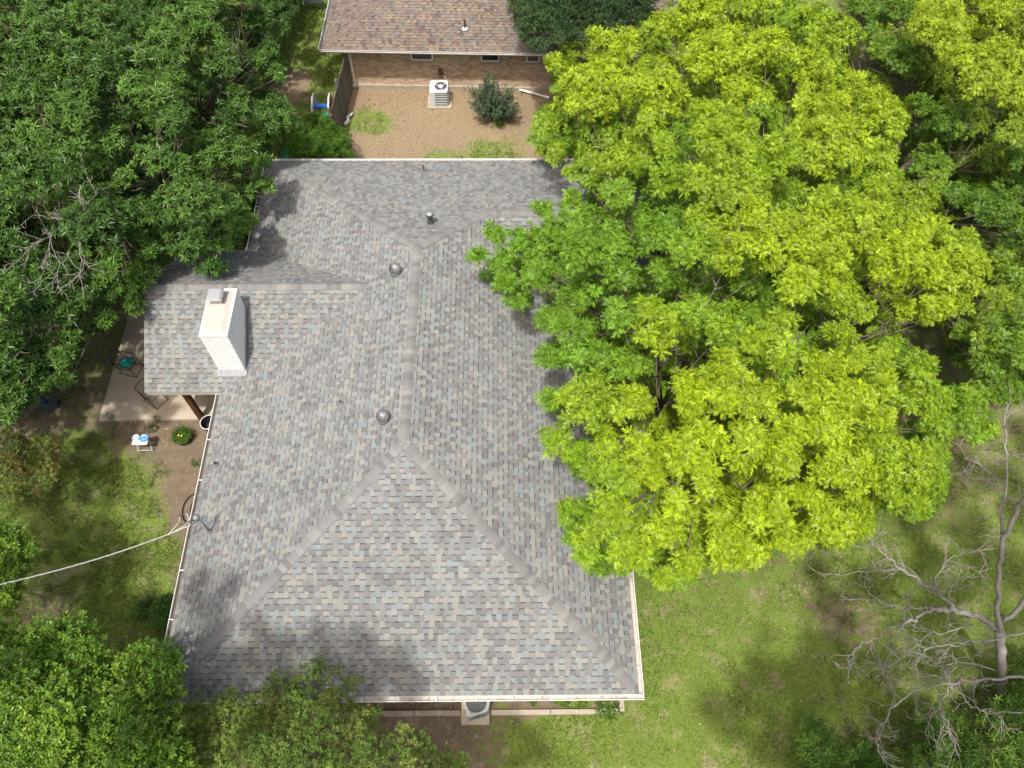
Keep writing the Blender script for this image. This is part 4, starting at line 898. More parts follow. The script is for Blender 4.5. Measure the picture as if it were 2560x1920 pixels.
def lobes_in(poly, spacing, rad, holes=(), inset=.75, tries=6000, rj=.25):
    """scatter clump centres over a tree's outline, big ones inside, small at the rim"""
    P = np.array(poly, float); lo, hi = P.min(0), P.max(0); out = []
    E = [(P[i], P[(i + 1) % len(P)]) for i in range(len(P))]
    Q = RNG.random((tries, 2)) * (hi - lo) + lo; Q = Q[in_poly(Q, P)]; D = np.full(len(Q), 1e9)
    for a, b_ in E:
        e_ = b_ - a; t = np.clip(((Q - a) @ e_) / (e_ @ e_), 0, 1); D = np.minimum(D, np.linalg.norm(Q - a - t[:, None] * e_, axis=1))
    for q, dd in zip(Q, D):
        r = min(rad * (1 + RNG.normal(0, rj)), dd / inset); 
        if r < rad * .38: continue
        if any(math.hypot(q[0] - h[0], q[1] - h[1]) < h[2] + r * .6 for h in holes): continue
        if any(math.hypot(q[0] - o[0], q[1] - o[1]) < spacing * (r + o[2]) / 2 for o in out): continue
        out.append((q[0], q[1], r, dd))
    return out
def tree(name, label, poly, zfun, rad, kind, mt, leaf, colfun, base, trunk_r, holes=(), spacing=1.05, flat=.55, dens=1.0, under=2, under_dz=(1.3, 2.8), under_dens=.5,
         limbs=True, cat='tree', barkm=None, inset=.75, bend=.5, topz=None, lean=(0, 0), group=None, world=None, spread=.72, rj=.25, cover=.36):
    base = np.array(base, float); root = empty(name, tuple(base), label, cat, group)
    lob = lobes_in(poly, spacing, rad, holes, inset, rj=rj) if world is None else world
    Ps, Ax, Cc = [], [], []; cent = []
    for layer in range(under + 1):
        L = lob if layer == 0 else lobes_in(poly, spacing * 1.05, rad * 1.15, (), .8, 2500)
        for (px, py, r, dd) in L:
            z = 0 if world is not None else zfun(px, py, dd) if layer == 0 else max(.8, zfun(px, py, dd) - (under_dz[0] + (under_dz[1] - under_dz[0]) * RNG.random()) * (1, 1, 1.6, 2.2)[layer])
            c = A(px, py, z) if world is None else np.array([px, py, r]); depth = np.linalg.norm(c - np.array([0, 0, CAM_H])); R = r * depth / (FOC / 1.15732) * .95
            if world is not None: R = dd
            if layer == 0: cent.append((c, R))
            ns = max(3, int(7 * dens * (r / rad) ** .5) + 2) if world is None else 7; tint = RNG.random()
            sub = []
            for _ in range(ns):
                d = RNG.normal(size=3); d[2] = abs(d[2]) * .7; d /= np.linalg.norm(d); sub.append((c + d * np.array([R * spread, R * spread, R * flat * .8]) * (.75 + .35 * RNG.random()), R * (.34 + .2 * RNG.random())))
            sub.append((c - (0, 0, .15 * R), R * .5))
            for sc_, sr in sub:
                nn = int(dens * (1 if layer == 0 else under_dens) * 2 * math.pi * sr * sr / (leaf * leaf) * cover) + 2
                d = RNG.normal(size=(nn, 3)); d[:, 2] = d[:, 2] * .8 + .35; d /= np.linalg.norm(d, axis=1, keepdims=True)
                rr = sr * (.85 + .22 * RNG.random((nn, 1))); p = sc_ + d * rr * np.array([1, 1, flat * 1.15])
                rr[nn * 3 // 4:] *= .72; p = sc_ + d * rr * np.array([1, 1, flat * 1.15])
                Ps.append(p); Ax.append(d * .75 + np.array([0, -.1, .75]) + RNG.normal(0, .13, (nn, 3))); Cc.append(colfun(np.full(nn, px), np.full(nn, py), nn, layer, tint))
    P = np.concatenate(Ps); AXx = np.concatenate(Ax); C_ = np.concatenate(Cc)
    ok = ~((P[:, 2] < .15)); 
    # keep leaves off the roofs
    P, AXx, C_ = P[ok], AXx[ok], C_[ok]
    me = foliage_mesh('crown', P, AXx, leaf, C_, kind, mt, base); link('crown', me, root, kind='stuff')
    # trunk and limbs
    if limbs:
        trunk_r_ = trunk_r * .62; cc = np.mean([c for c, _ in cent], 0); forkz = base[2] + .38 * max(1, (cc[2] - base[2])); fk = np.array([base[0] * .8 + cc[0] * .2 + lean[0], base[1] * .8 + cc[1] * .2 + lean[1], forkz])
        b = MB(); b.tube([base - (0, 0, .1), base + (fk - base) * .1, base + (fk - base) * .55 + RNG.normal(0, .06, 3), fk], [trunk_r * 1.5, trunk_r * 1.05, trunk_r * .9, trunk_r * .85], 12); part('trunk', b, barkm or M_bark, root, smooth=True)
        # cluster lobes by angle into main limbs
        K = min(7, max(3, len(cent) // 5)); ang = [math.atan2(c[1] - fk[1], c[0] - fk[0]) for c, _ in cent]; order = np.argsort(ang); groups = np.array_split(order, K)
        for g_ in groups:
            if not len(g_): continue
            gc = np.mean([cent[i][0] for i in g_], 0); hub = fk + (gc - fk) * .6 + np.array([0, 0, -1.3 * bend]); b = MB(); mid = fk + (hub - fk) * .5 + np.array([*RNG.normal(0, .2, 2), .15])
            b.tube([fk - (0, 0, .1), mid, hub], [trunk_r * .6, trunk_r * .36, trunk_r * .2], 8)
            for i in g_:
                c, R = cent[i]; tip = c + np.array([0, 0, -.25 * R]); m1 = hub + (tip - hub) * .5 + np.append(RNG.normal(0, .15, 2), -.5 * bend)
                b.tube([hub, m1, tip], [trunk_r * .12, trunk_r * .055, trunk_r * .02 + .003], 6)
                for _ in range(4):
                    d = RNG.normal(size=3); d[2] = abs(d[2]) * .4; d /= np.linalg.norm(d); s_ = m1 + (tip - m1) * RNG.random(); b.tube([s_, s_ + d * R * .4, s_ + d * R * .8 + (0, 0, .05)], [trunk_r * .07 + .006, .01, .005], 4)
            part('limb', b, barkm or M_bark, root, smooth=True)
    return root, cent
def cmix(pal, var=.12):
    pal = np.array(pal)
    def f(px, py, n, layer, tint):
        t = np.clip(tint + RNG.normal(0, .15, n), 0, .999) * (len(pal) - 1); i = t.astype(int); fr = (t - i)[:, None]
        c = pal[i] * (1 - fr) + pal[np.minimum(i + 1, len(pal) - 1)] * fr; return c * (1 + RNG.normal(0, var, (n, 1)))
    return f
# main yellow-green oak: leaves greener on the left side, yellower on the new growth
YEL = [(1830, 240, 130, 1.0), (1560, 470, 120, .55), (1700, 520, 150, .6), (1950, 560, 150, .7), (1430, 700, 70, .8), (1270, 900, 90, .7), (1450, 960, 130, .75), (1300, 250, 160, .5), (1500, 120, 170, .6), (1600, 80, 160, .65),
       (1600, 850, 160, .5), (1800, 1000, 160, .6), (1850, 860, 130, .5), (1400, 1180, 160, .55), (1700, 1140, 160, .6), (1550, 1050, 140, .65), (2000, 620, 120, .6), (1250, 130, 100, .5)]
GRN = [(1150, 600, 150, .9), (1250, 740, 120, 1), (1230, 880, 80, .6), (1400, 560, 130, .7), (1500, 620, 90, .5), (1300, 1010, 80, .5), (1700, 330, 90, .3), (1330, 500, 110, .6)]
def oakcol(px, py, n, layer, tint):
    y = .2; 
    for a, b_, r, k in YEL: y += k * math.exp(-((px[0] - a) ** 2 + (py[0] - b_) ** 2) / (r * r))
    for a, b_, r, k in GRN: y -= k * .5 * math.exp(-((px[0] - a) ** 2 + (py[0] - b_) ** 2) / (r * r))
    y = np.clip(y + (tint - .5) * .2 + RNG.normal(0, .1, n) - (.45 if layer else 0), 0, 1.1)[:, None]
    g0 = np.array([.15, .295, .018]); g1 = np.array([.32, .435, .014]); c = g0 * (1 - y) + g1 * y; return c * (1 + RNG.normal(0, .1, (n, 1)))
def dome(D, z0, z1, amp=1.6):
    return lambda px, py, dd: z0 + (z1 - z0) * (1 - math.exp(-max(0, dd - 25) / D)) + (vn.fbm(np.array([px / 60.]), np.array([py / 60.]), 1.0)[0] - .5) * amp * min(1, dd / 90)
MAIN = [(1168, 72), (1230, 92), (1262, 55), (1345, 62), (1400, 30), (1450, -20), (1640, -40), (1745, -10), (1860, 75), (1835, 150), (1940, 190), (1960, 250), (1930, 330), (1935, 372), (2010, 400), (2035, 470), (2110, 505), (2135, 560), (2130, 625), (2085, 690),
        (2000, 700), (1930, 690), (1960, 760), (2010, 770), (2040, 830), (2110, 830), (2148, 900), (2130, 962), (2060, 930), (2030, 965), (2050, 1010), (2020, 1085), (1990, 1142), (1935, 1090), (1870, 1140), (1830, 1200), (1750, 1170), (1720, 1198), (1665, 1185), (1600, 1215), (1580, 1240),
        (1530, 1210), (1500, 1260), (1430, 1275), (1370, 1235), (1300, 1257), (1240, 1210), (1188, 1145), (1210, 1080), (1282, 1070), (1262, 1035), (1200, 990), (1165, 955), (1180, 900), (1158, 880), (1172, 850), (1210, 812), (1250, 815), (1235, 800), (1180, 800), (1165, 785), (1125, 740),
        (1165, 715), (1150, 680), (1085, 660), (1050, 640), (1040, 600), (1010, 560), (1012, 500), (1060, 485), (1110, 495), (1150, 470), (1140, 435), (1200, 430), (1240, 400), (1200, 360), (1160, 345), (1148, 305), (1128, 282), (1170, 240), (1200, 200), (1180, 160)]
HOLES = [(1535, 625, 32), (1500, 748, 20), (1440, 800, 20), (1690, 400, 24), (1890, 690, 30), (1980, 470, 0), (1900, 600, 0), (1560, 1000, 18), (1840, 920, 20), (1900, 940, 18), (1360, 640, 14), (1660, 640, 26), (1600, 590, 14), (1760, 720, 26), (1640, 1040, 16), (1750, 1040, 14), (1400, 430, 12), (1740, 680, 24), (1660, 290, 14)]
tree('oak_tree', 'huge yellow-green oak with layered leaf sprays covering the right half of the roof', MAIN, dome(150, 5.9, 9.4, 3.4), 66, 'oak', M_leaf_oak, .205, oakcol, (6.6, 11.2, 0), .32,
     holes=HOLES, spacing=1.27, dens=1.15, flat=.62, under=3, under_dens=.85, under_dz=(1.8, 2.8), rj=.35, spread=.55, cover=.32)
RT = [(1745, -60), (1880, 60), (1860, 110), (1960, 190), (1990, 300), (1960, 370), (2050, 440), (2140, 500), (2155, 600), (2110, 690), (2030, 720), (2060, 800), (2140, 830), (2175, 890), (2200, 870), (2330, 800), (2330, -60)]
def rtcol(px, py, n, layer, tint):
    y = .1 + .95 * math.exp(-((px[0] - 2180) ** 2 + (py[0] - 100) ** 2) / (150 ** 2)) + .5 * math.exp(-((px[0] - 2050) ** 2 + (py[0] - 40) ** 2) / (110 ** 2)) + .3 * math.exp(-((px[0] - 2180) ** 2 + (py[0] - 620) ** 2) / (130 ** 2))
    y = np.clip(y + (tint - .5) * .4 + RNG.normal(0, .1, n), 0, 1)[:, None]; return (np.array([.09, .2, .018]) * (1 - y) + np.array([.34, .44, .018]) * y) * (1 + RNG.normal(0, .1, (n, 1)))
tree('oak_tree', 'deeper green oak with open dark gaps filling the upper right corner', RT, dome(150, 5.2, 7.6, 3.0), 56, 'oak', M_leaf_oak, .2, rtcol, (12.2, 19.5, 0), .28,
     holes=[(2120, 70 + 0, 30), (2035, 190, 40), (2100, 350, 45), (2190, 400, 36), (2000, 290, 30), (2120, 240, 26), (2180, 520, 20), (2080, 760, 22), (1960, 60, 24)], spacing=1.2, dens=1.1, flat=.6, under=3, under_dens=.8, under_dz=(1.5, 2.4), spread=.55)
TO = [(1085, -60), (1105, 30), (1120, 85), (1165, 118), (1230, 95), (1330, 90), (1400, 50), (1450, -60)]
tree('live_oak_tree', 'dark green small-leaved tree overhanging the brown roof at the top centre', TO, lambda x, y, d: 4.9 + .5 * math.sin(x * .05), 34, 'small', M_leaf_gloss, .1,
     cmix([(.03, .065, .016), (.045, .09, .022), (.06, .11, .028)]), (2.6, 31.5, 0), .2, holes=[(1270, 50, 24), (1330, 20, 14)], spacing=1.0, dens=1.1, under=2, under_dens=.7, under_dz=(.5, 1.0))
# big dark tree at the left
LT = [(-140, -120), (300, -130), (625, -120), (655, 5), (632, 50), (600, 105), (630, 150), (592, 210), (645, 245), (640, 285), (600, 300), (585, 335), (600, 400), (610, 450), (572, 440), (560, 470), (590, 500), (520, 528), (512, 572), (475, 603), (430, 592), (390, 565), (335, 600), (335, 640), (305, 685),
      (255, 660), (245, 700), (180, 755), (175, 825), (130, 852), (90, 850), (60, 880), (40, 915), (-140, 930)]
def ltcol(px, py, n, layer, tint):
    y = np.clip(tint * .8 + RNG.normal(0, .15, n) + .1, 0, 1)[:, None]; return (np.array([.04, .1, .013]) * (1 - y) + np.array([.098, .198, .024]) * y) * (1 + RNG.normal(0, .14, (n, 1)))
_, lcent = tree('oak_tree', 'massive dark green oak covering the upper left of the picture', LT, dome(170, 4.4, 8.0, 3.6), 56, 'dark', M_leaf_gloss, .185, ltcol, (-13.2, 21.0, 0), .36,
     holes=[(430, 205, 34), (240, 250, 34), (90, 470, 50), (300, 270, 24), (200, 380, 26), (420, 330, 22), (560, 190, 14), (250, 440, 18), (20, 60, 18), (330, 400, 14), (140, 540, 20)], spacing=1.28, dens=1.15, flat=.65, under=3, under_dens=.7, under_dz=(1.5, 2.4), rj=.4, spread=.55)
# bottom left evergreen
BL = [(-120, 1335), (30, 1345), (70, 1370), (150, 1330), (190, 1350), (215, 1385), (225, 1425), (290, 1400), (340, 1385), (395, 1405), (388, 1440), (395, 1500), (372, 1530), (415, 1600), (420, 1760), (-120, 1780)]
GL = cmix([(.1, .205, .018), (.15, .27, .023), (.21, .325, .028)], .18)
tree('privet_tree', 'bright glossy small-leaved tree in the lower left corner overhanging the roof corner', BL, dome(90, 4.3, 5.8, 1.2), 42, 'small', M_leaf_gloss, .125, GL, (-9.9, 2.6, 0), .13,
     holes=[(275, 1480, 26), (170, 1580, 14), (330, 1560, 12)], spacing=1.0, dens=1.0, under=1, under_dens=.5, under_dz=(.7, 1.6), flat=.6)
BC_ = [(400, 1535), (440, 1495), (500, 1490), (560, 1505), (590, 1450), (618, 1440), (630, 1480), (680, 1430), (712, 1420), (745, 1455), (795, 1470), (765, 1500), (770, 1525), (830, 1530), (850, 1570), (905, 1575), (935, 1610), (1010, 1640), (1040, 1780), (415, 1780), (420, 1640)]
tree('holly_shrub', 'olive green loose shrub along the lower edge in front of the gutter', BC_, dome(70, 3.2, 4.6, .9), 34, 'small', M_leaf_soft, .09, cmix([(.12, .2, .035), (.165, .26, .045), (.23, .28, .06)], .16), (-5.2, 1.9, 0), .09,
     holes=[(600, 1570, 14), (820, 1570, 22), (460, 1570, 10)], spacing=1.05, dens=.7, under=1, under_dens=.5, under_dz=(.6, 1.3), flat=.6, cat='shrub')
LM = [(-100, 1120), (30, 1138), (60, 1160), (82, 1190), (60, 1215), (48, 1245), (45, 1300), (20, 1320), (-100, 1330)]
tree('privet_tree', 'green leafy branch tips poking in at the left edge above the cable end', LM, lambda x, y, d: 3.6 + .3 * math.sin(x * .1), 26, 'small', M_leaf_gloss, .12, GL, (-14.2, 6.2, 0), .09, spacing=1.0, under=1, under_dens=.4, under_dz=(.5, 1.1))
CM = [(-80, 925), (40, 925), (66, 950), (80, 932), (110, 935), (135, 985), (125, 1010), (130, 1035), (100, 1060), (60, 1085), (10, 1080), (-80, 1100)]
tree('crape_myrtle', 'small loose tree with yellow-green and reddish leaf tips at the left edge', CM, lambda x, y, d: 2.5 + .3 * math.sin(x * .08), 24, 'small', M_leaf_soft, .085, cmix([(.09, .16, .03), (.15, .2, .04), (.2, .25, .045), (.2, .25, .05), (.3, .22, .08)], .18), (-15.8, 10.5, 0), .05, spacing=1.12, dens=.7, under=1, under_dens=.35, under_dz=(.5, 1.0), cat='tree')
BR = [(1735, 1550), (1760, 1545), (1790, 1590), (1850, 1615), (1880, 1600), (1905, 1625), (1950, 1600), (1960, 1550), (2040, 1530), (2110, 1560), (2160, 1500), (2200, 1420), (2320, 1400), (2320, 1780), (1720, 1780), (1730, 1620)]
tree('pecan_sapling', 'low green saplings with long narrow leaves in the lower right corner', BR, dome(80, 1.3, 2.8, 1.), 34, 'willow', M_leaf_soft, .14, cmix([(.07, .15, .025), (.1, .2, .03), (.17, .27, .035)], .15), (11.3, 2.2, 0), .07,
     holes=[(1960, 1640, 30), (1840, 1660, 16)], spacing=1.2, dens=.75, under=1, under_dens=.3, under_dz=(.4, .9))
# tall neighbours standing just outside the frame: the photograph shows their soft shade
def shade_lobes(L, zc):
    out = []
    for px, py, zt, r in L:
        p = A(px, py, zt); z = zc + RNG.uniform(-1, 1); k = (z - zt) / -SUN_D.z; 
        for _ in range(3):
            a = RNG.random() * 6.283; q = r * RNG.uniform(.35, .75); out.append((p[0] - SUN_D.x * k + q * math.cos(a), p[1] - SUN_D.y * k + q * math.sin(a), z + RNG.uniform(-.6, .6), r * RNG.uniform(.4, .6)))
    return out
tallc = cmix([(.06, .12, .03), (.1, .17, .04)])
def tall(base, L, zc, label): tree('tall_tree', label, None, None, 50, 'dark', M_leaf_gloss, .24, tallc, base, .3, world=shade_lobes(L, zc), under=0, dens=1.7, flat=.6)
tall((-6.5, -3.5, 0), [(545, 1375, 3, .45), (480, 1395, 3, .6), (600, 1400, 3, .5), (700, 1385, 3, .45), (770, 1425, 3, .6), (860, 1465, 3, .5), (650, 1455, 3, .8), (470, 1310, 3, .55), (420, 1345, 3, .5), (560, 1450, 3, .9), (760, 1480, 3, .7), (450, 1450, 3, .8), (890, 1490, 3, .3), (500, 1260, 3, .3), (400, 1260, 3, .4)], 14.5,
     'tall leafy tree just below the picture casting soft shade on the lower left roof')
tall((9.0, -5.0, 0), [(1720, 1450, 0, .9), (1640, 1510, 0, .8), (1600, 1580, 0, 1.0), (1780, 1400, 0, .8), (1710, 1560, 0, 1.0), (1800, 1330, 0, .7), (1650, 1400, 0, .4), (1780, 1500, 0, .9), (1070, 1590, 0, .8), (1140, 1625, 0, .6), (980, 1620, 0, .9), (1890, 1260, 0, .8), (1760, 1260, 0, .5), (1990, 1200, 0, .7), (1900, 1480, 0, 1.0), (2000, 1380, 0, .9), (2100, 1250, 0, .8), (1850, 1590, 0, 1.), (2000, 1050, 0, .8), (2100, 1010, 0, 1.0), (2180, 1080, 0, 1.0), (1980, 1130, 0, .8), (2150, 1180, 0, 1.0), (2090, 1120, 0, .8), (2060, 960, 0, .9), (2000, 1270, 0, .7), (2180, 1300, 0, .9), (2050, 1450, 0, .9), (1930, 1080, 0, .6), (2200, 980, 0, 1.)], 14.5,
     'tall leafy tree just below the picture casting soft shade on the lawn')
tall((-19.5, 3.0, 0), [(110, 1110, 0, 1.2), (150, 1210, 0, 1.2), (250, 1310, 0, 1.1), (320, 1390, 0, 1.0), (200, 990, 0, .8), (110, 960, 0, 1.2), (60, 1020, 0, 1.3), (170, 1350, 0, 1.3), (70, 1290, 0, 1.2), (280, 1220, 0, .6), (230, 1110, 0, .5), (30, 880, 0, 1.4), (370, 1330, 0, .7), ], 13,
     'tall leafy tree outside the left edge shading the side yard')
# bushes
BU = [(655, 250), (690, 245), (715, 262), (745, 285), (760, 300), (755, 325), (770, 345), (620, 345), (628, 310), (635, 290), (660, 285)]
tree('fence_bush', 'rounded green bush between the fence end and the back gutter', BU, lambda x, y, d: 1.3 + .2 * math.sin(x * .1), 20, 'willow', M_leaf_soft, .12, cmix([(.06, .14, .015), (.09, .19, .02), (.13, .24, .03)], .15), tuple(A(690, 325, 0)), .04, spacing=.95, dens=.9, under=1, under_dens=.5, under_dz=(.4, .8), flat=.7, cat='bush')
base = S(1235, 300, 0); bush = empty('juniper_bush', tuple(base), 'upright grey-green bush standing on the leaf litter before the brick wall', 'bush')
P_, X_, C_ = [], [], []; b = MB(); tips = []
for k in range(46):
    a = RNG.random() * 6.283; rr = .25 + .8 * RNG.random(); zt = .7 + 1.5 * (1 - rr / 1.25) * (.6 + .5 * RNG.random()) + (.0)
    tips.append(np.array([base[0] + rr * math.cos(a), base[1] + rr * .8 * math.sin(a), zt]))
tips += [np.array([base[0] - .28, base[1] + .1, 2.35]), np.array([base[0] + .05, base[1] + .1, 2.3]), np.array([base[0] - .1, base[1], 2.0]), np.array([base[0] + .8, base[1], 1.5]), np.array([base[0] - .95, base[1] + .1, 1.5])]
for t_ in tips:
    s0 = np.array([base[0] + RNG.normal(0, .07), base[1] + RNG.normal(0, .05), 0]); mid = s0 * .5 + t_ * .5 + np.array([0, 0, .15]); b.tube([s0, mid, t_], [.028, .014, .005], 5)
    for _ in range(30):
        u = .45 + .6 * RNG.random(); q = s0 * (1 - u) + t_ * u + RNG.normal(0, .08, 3); P_.append(q); X_.append(t_ - s0 + RNG.normal(0, .5, 3)); C_.append(np.array([.09, .14, .075]) * (1 + RNG.normal(0, .2)))
part('stem', b, M_bark, bush, smooth=True); link('foliage', foliage_mesh('foliage', np.array(P_), np.array(X_), .085, np.array(C_), 'small', M_leaf_soft, base), bush, kind='stuff')
# low plants
def clump(name, label, cat, c, r, n, size, pal, kind='willow', zz=(.03, .15), group=None, parent=None):
    c = np.array(c, float); a = RNG.random(n) * 6.283; q = np.sqrt(RNG.random(n)) * r; P = np.stack([c[0] + q * np.cos(a), c[1] + q * np.sin(a), c[2] + zz[0] + (zz[1] - zz[0]) * RNG.random(n) * (1 - .6 * q / r)], 1)
    AX = np.stack([np.cos(a) * q / r, np.sin(a) * q / r, np.full(n, 1.0)], 1) + RNG.normal(0, .25, (n, 3))
    cc = cmix(pal, .15)(np.zeros(n), np.zeros(n), n, 0, .5) * (1 + RNG.normal(0, .1, (n, 1)))
    if parent:
        off = np.array(parent.location); return link(name, foliage_mesh(name, P, AX, size, cc, kind, M_leaf_soft, off), parent)
    return link(name, foliage_mesh(name, P, AX, size, cc, kind, M_leaf_soft, c), None, tuple(c), label=label, cat=cat, group=group)
clump('foliage', None, None, (pp[0], pp[1], .26), .27, 60, .12, [(.08, .17, .02), (.12, .22, .03)], parent=pl_, zz=(.0, .2))
for (dx, dy) in ((.0, -.08), (.1, -.1)):
    b = MB(); b.lathe((pp[0] + dx, pp[1] + dy, .49), [(.0, 0), (.03, .01), (.0, .02)], 8); part('flower', b, mat('yellow_petal', (.75, .6, .05), .6), pl_)
clump('leafy_weed', 'bright broad clump of long leaves at the right end of the front bed', 'plant', A(1312, 1527, 0), .3, 24, .17, [(.09, .18, .025), (.13, .23, .03)])
clump('leafy_weed', 'small green weed beside the front bed edging left of the large clump', 'plant', A(1215, 1520, 0), .16, 12, .12, [(.1, .22, .02), (.14, .27, .03)])
clump('leafy_weed', 'low green sprig in the front bed just right of the grey air conditioner', 'plant', A(1150, 1518, 0), .1, 8, .09, [(.14, .2, .03), (.16, .22, .03)])
clump('leafy_weed', 'tiny weed patch in the front bed near its middle', 'plant', A(1255, 1524, 0), .14, 8, .1, [(.1, .22, .02), (.16, .28, .03)])
clump('leafy_weed', 'green tuft at the foot of the juniper bush by the brick wall', 'plant', tuple(S(1243, 308, 0)), .3, 26, .12, [(.1, .24, .02), (.14, .3, .03)])
for (x, y, lb) in ((400, 1255 + 55, 'tall fern-like weed nearest the gutter in the dark side yard'), (330, 1320, 'pinnate-leaved weed in the middle of the dark side yard'), (370, 1345, 'fern-like weed closest to the glossy lower left tree')):
    c = A(min(x, 372), y, 0); clump('fern_weed', lb, 'weed', c, .32, 18, .2, [(.05, .13, .025), (.07, .16, .03)], zz=(.1, .4))
for i, (x, y, lb) in enumerate(((340, 906, 'short green weed at the patio edge below the iron chair'), (478, 905, 'green weed beside the white rimmed tub'), (330, 926, 'small weed left of the planter in the bare soil'), (428, 1000, 'sparse weed on the pale soil below the planter'), (240, 905, 'weed at the lower left patio corner'))):
    clump('garden_weed', lb, 'weed', A(x, y, 0), .16, 9, .09, [(.08, .16, .03), (.12, .2, .04)])

# ------------------------------------------------------------------ DEAD TREE
def Z6(x, y, z): return S(1900 + x / 1.803, 1000 + y / 1.803, z)
dt = empty('dead_tree', tuple(Z6(1090, 1380, 0)), 'bare grey dead tree with many bleached twisting branches on the right', 'tree')
def wob(pts, n=5, amp=.05):
    out = []
    for a, b_ in zip(pts[:-1], pts[1:]):
        for t in np.linspace(0, 1, n)[:-1]: out.append(a + (b_ - a) * t + RNG.normal(0, amp, 3) * (0 if t == 0 else 1))
    return out + [pts[-1]]
def twigs(b, pts, rads, depth, ln, curl=.5, dens=1.0):
    """side twigs along a polyline, curving as they go"""
    tot = sum(np.linalg.norm(pts[i + 1] - pts[i]) for i in range(len(pts) - 1)); n = max(2, int(tot * 5.6 * dens))
    for _ in range(n):
        i = min(len(pts) - 2, int((.12 + .88 * RNG.random()) * (len(pts) - 1))); p = pts[i] + (pts[i + 1] - pts[i]) * RNG.random(); d = pts[i + 1] - pts[i]; d = d / (np.linalg.norm(d) + 1e-9)
        s = RNG.normal(size=3); s -= d * (s @ d); s /= np.linalg.norm(s); v = d * .75 + s * .8; v /= np.linalg.norm(v); L_ = ln * (.4 + .9 * RNG.random()); k = 6; q = [p]; cv = RNG.normal(size=3) * curl
        for j in range(k): v = v + cv / k + RNG.normal(0, .1, 3); v /= np.linalg.norm(v); q.append(q[-1] + v * L_ / k)
        r0 = min(.014, max(.0075, rads[i] * .5)); b.tube(q, list(np.linspace(r0, .005, k + 1)), 4)
        if depth > 0: twigs(b, q, list(np.linspace(r0, .004, k + 1)), depth - 1, ln * .5, curl, dens * .9)
def branch(name, pts, r0, r1, root, tw=True, ln=.7, depth=1, mt=M_dead, dens=1.0, amp=.03):
    P = wob([np.array(p) for p in pts], 5, amp); R = list(np.linspace(r0 * (.52 if mt is M_dead else 1), r1 * .8, len(P))); b = MB(); b.tube(P, R, 8)
    if tw: twigs(b, P, R, depth, ln, .6, dens)
    return part(name, b, mt, root, smooth=True)
trk = [Z6(1090, 1380, -.1), Z6(1092, 1300, .6), Z6(1085, 1150, 1.8), Z6(1078, 1040, 2.8)]
branch('trunk', trk, .2, .15, dt, False)
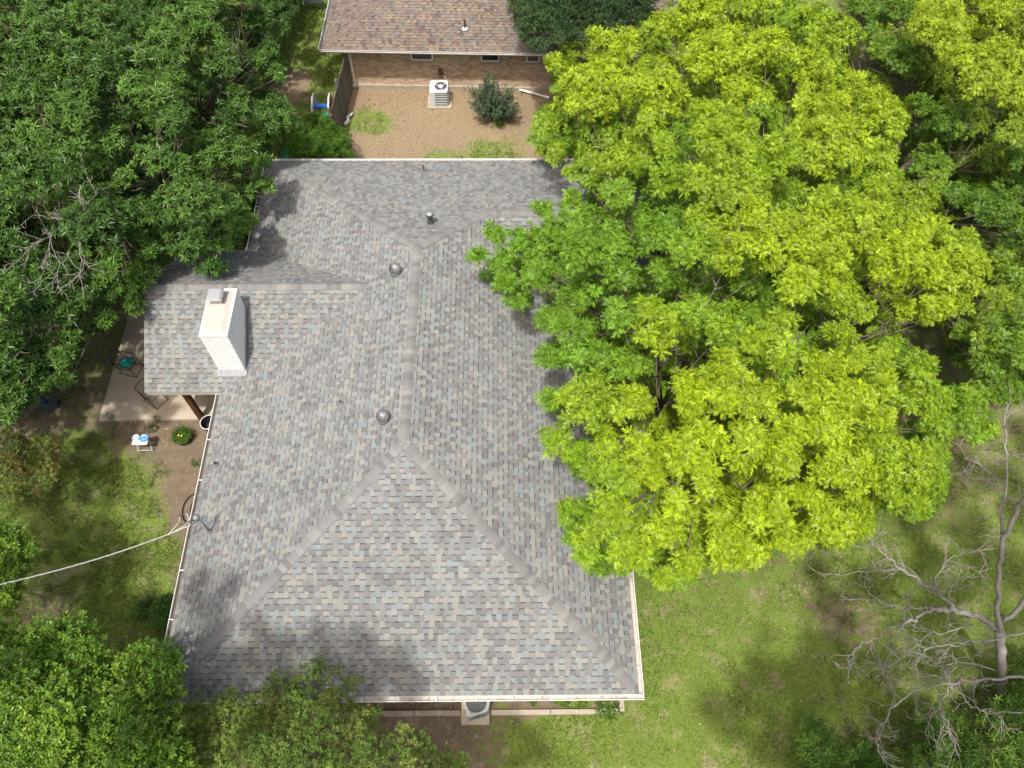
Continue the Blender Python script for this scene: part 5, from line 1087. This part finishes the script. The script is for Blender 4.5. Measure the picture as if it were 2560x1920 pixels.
br = [
 ([Z6(1080, 1060, 2.7), Z6(1066, 930, 3.3), Z6(1075, 740, 4.2), Z6(1095, 620, 4.8), Z6(1165, 470, 5.6), Z6(1215, 430, 6.0)], .12, .06, .5, 0, .5),
 ([Z6(1092, 610, 4.8), Z6(1100, 450, 5.4), Z6(1112, 300, 6.0), Z6(1104, 120, 6.5), Z6(1112, 10, 6.9)], .07, .015, .8, 1, .9),
 ([Z6(1108, 420, 5.5), Z6(1060, 340, 5.7), Z6(990, 290, 5.8), Z6(920, 262, 6.0)], .025, .008, .5, 1, .9),
 ([Z6(1100, 400, 5.5), Z6(1000, 360, 5.7), Z6(930, 350, 5.8), Z6(845, 325, 6.0)], .022, .006, .4, 1, .8),
 ([Z6(1075, 1030, 2.8), Z6(1000, 985, 3.2), Z6(940, 965, 3.5), Z6(850, 945, 3.9), Z6(800, 940, 4.1)], .13, .08, .5, 1, .8),
 ([Z6(900, 955, 3.7), Z6(820, 890, 4.1), Z6(750, 840, 4.4), Z6(680, 790, 4.7), Z6(610, 745, 5.0), Z6(540, 680, 5.3), Z6(485, 620, 5.6)], .08, .012, .7, 1, 1.0),
 ([Z6(620, 762, 4.9), Z6(520, 770, 5.1), Z6(420, 778, 5.3), Z6(320, 790, 5.5), Z6(285, 792, 5.6)], .022, .006, .5, 0, .7),
 ([Z6(800, 940, 4.1), Z6(740, 955, 4.2), Z6(680, 990, 4.3), Z6(625, 1035, 4.4)], .06, .045, .4, 0, .6),
 ([Z6(690, 985, 4.3), Z6(600, 1020, 4.5), Z6(510, 1075, 4.6), Z6(430, 1120, 4.5), Z6(398, 1180, 4.3), Z6(402, 1275, 4.0)], .035, .008, .6, 1, .8),
 ([Z6(790, 935, 4.1), Z6(690, 938, 4.4), Z6(590, 930, 4.7), Z6(500, 890, 4.9), Z6(490, 840, 5.0), Z6(540, 820, 5.0)], .03, .006, .5, 1, .8),
 ([Z6(500, 895, 4.9), Z6(420, 898, 5.0), Z6(350, 888, 5.1)], .016, .005, .4, 0, .8),
 ([Z6(640, 970, 4.5), Z6(560, 945, 4.6), Z6(430, 950, 4.8)], .015, .005, .3, 0, .5),
 ([Z6(800, 880, 4.3), Z6(790, 800, 4.8), Z6(850, 720, 5.2), Z6(930, 685, 5.5), Z6(1000, 680, 5.7)], .03, .006, .7, 1, 1.0),
 ([Z6(860, 950, 4.0), Z6(850, 870, 4.4), Z6(880, 810, 4.8), Z6(960, 790, 5.0)], .03, .006, .6, 1, 1.0),
 ([Z6(1190, 1050, 3.2), Z6(1090, 1070, 3.3), Z6(980, 1085, 3.5), Z6(880, 1110, 3.7), Z6(790, 1110, 3.9), Z6(700, 1140, 4.0), Z6(600, 1130, 4.1), Z6(560, 1135, 4.1)], .05, .008, .7, 1, 1.0),
 ([Z6(960, 1010, 3.4), Z6(860, 1040, 3.6), Z6(760, 1060, 3.8), Z6(700, 1110, 3.9), Z6(590, 1200, 3.9), Z6(500, 1230, 3.8)], .04, .007, .6, 1, 1.0),
 ([Z6(1060, 1220, 2.6), Z6(960, 1190, 3.0), Z6(880, 1185, 3.2), Z6(770, 1195, 3.5)], .03, .007, .6, 1, 1.0),
 ([Z6(1190, 1250, 2.6), Z6(1060, 1260, 2.8), Z6(960, 1270, 3.0), Z6(870, 1282, 3.2), Z6(780, 1290, 3.4), Z6(680, 1320, 3.5), Z6(600, 1385, 3.4), Z6(545, 1460, 3.2), Z6(525, 1540, 2.9), Z6(560, 1630, 2.6)], .065, .01, .6, 1, 1.0),
 ([Z6(870, 1282, 3.2), Z6(840, 1330, 3.1), Z6(810, 1390, 2.9), Z6(850, 1480, 2.7), Z6(880, 1560, 2.4), Z6(900, 1620, 2.2)], .035, .006, .6, 1, 1.1),
 ([Z6(860, 1290, 3.2), Z6(790, 1240, 3.4), Z6(700, 1230, 3.6), Z6(600, 1260, 3.6), Z6(580, 1280, 3.5)], .025, .006, .5, 1, 1.0),
 ([Z6(880, 1290, 3.1), Z6(940, 1370, 2.9), Z6(1000, 1400, 2.7), Z6(1080, 1430, 2.5), Z6(1140, 1500, 2.3)], .022, .006, .5, 1, .9),
 ([Z6(820, 1380, 2.9), Z6(770, 1430, 2.8), Z6(760, 1500, 2.6), Z6(800, 1560, 2.4)], .022, .005, .5, 1, 1.0),
 ([Z6(1090, 1000, 2.8), Z6(1180, 920, 3.2), Z6(1260, 850, 3.7)], .11, .08, .4, 0, .4),
]
for pts, r0, r1, ln, dep, dn in br: branch('branch', pts, r0, r1, dt, True, ln, dep, M_dead, dn)
# second fallen-looking brown trunks under it
b = MB(); b.tube([Z6(1040, 1400, .15), Z6(1120, 1340, .3), Z6(1230, 1290, .6)], [.15, .14, .12], 9); one('fallen_log', b, M_bark, tuple(Z6(1100, 1350, .2)), 'dark log lying in shade at the right edge below the dead tree', 'log', smooth=True)
# dead limb in the left oak
ll = empty('dead_limb', tuple(A(150, 500, 6.6)), 'bare grey dead limb hanging in the gap of the dark left oak', 'branch')
for pts, r0 in (([A(175, 400, 7.2), A(165, 480, 6.9), A(120, 500, 6.8), A(60, 540, 6.6), A(10, 590, 6.4)], .035), ([A(160, 490, 6.9), A(172, 540, 6.8), A(180, 580, 6.7), A(150, 620, 6.5)], .03),
                ([A(120, 500, 6.8), A(95, 560, 6.6), A(90, 610, 6.5), A(55, 650, 6.3)], .025), ([A(165, 480, 6.9), A(120, 470, 7.0), A(70, 465, 7.0)], .02), ([A(110, 520, 6.8), A(130, 570, 6.6), A(120, 630, 6.4)], .022), ([A(168, 470, 7), A(200, 430, 7.2), A(215, 405, 7.3)], .018)):
    branch('branch', pts, r0 * .7, .005, ll, True, .45, 1, M_dead, 1.1)
# bare branches visible inside the privet
for o in [o for o in bpy.data.objects if o.name.startswith('privet_tree')][:1]:
    for pts in ([A(160, 1660, 3.4), A(230, 1600, 3.8), A(300, 1560, 4.2), A(360, 1520, 4.4)], [A(170, 1600, 3.4), A(240, 1500, 4.0), A(320, 1475, 4.4)], [A(150, 1640, 3.4), A(190, 1620, 4.2), A(250, 1580, 4.4)]):
        branch('branch', pts, .03, .008, o, True, .4, 1, mat('pale_twig', (.3, .25, .18), .9), .8)
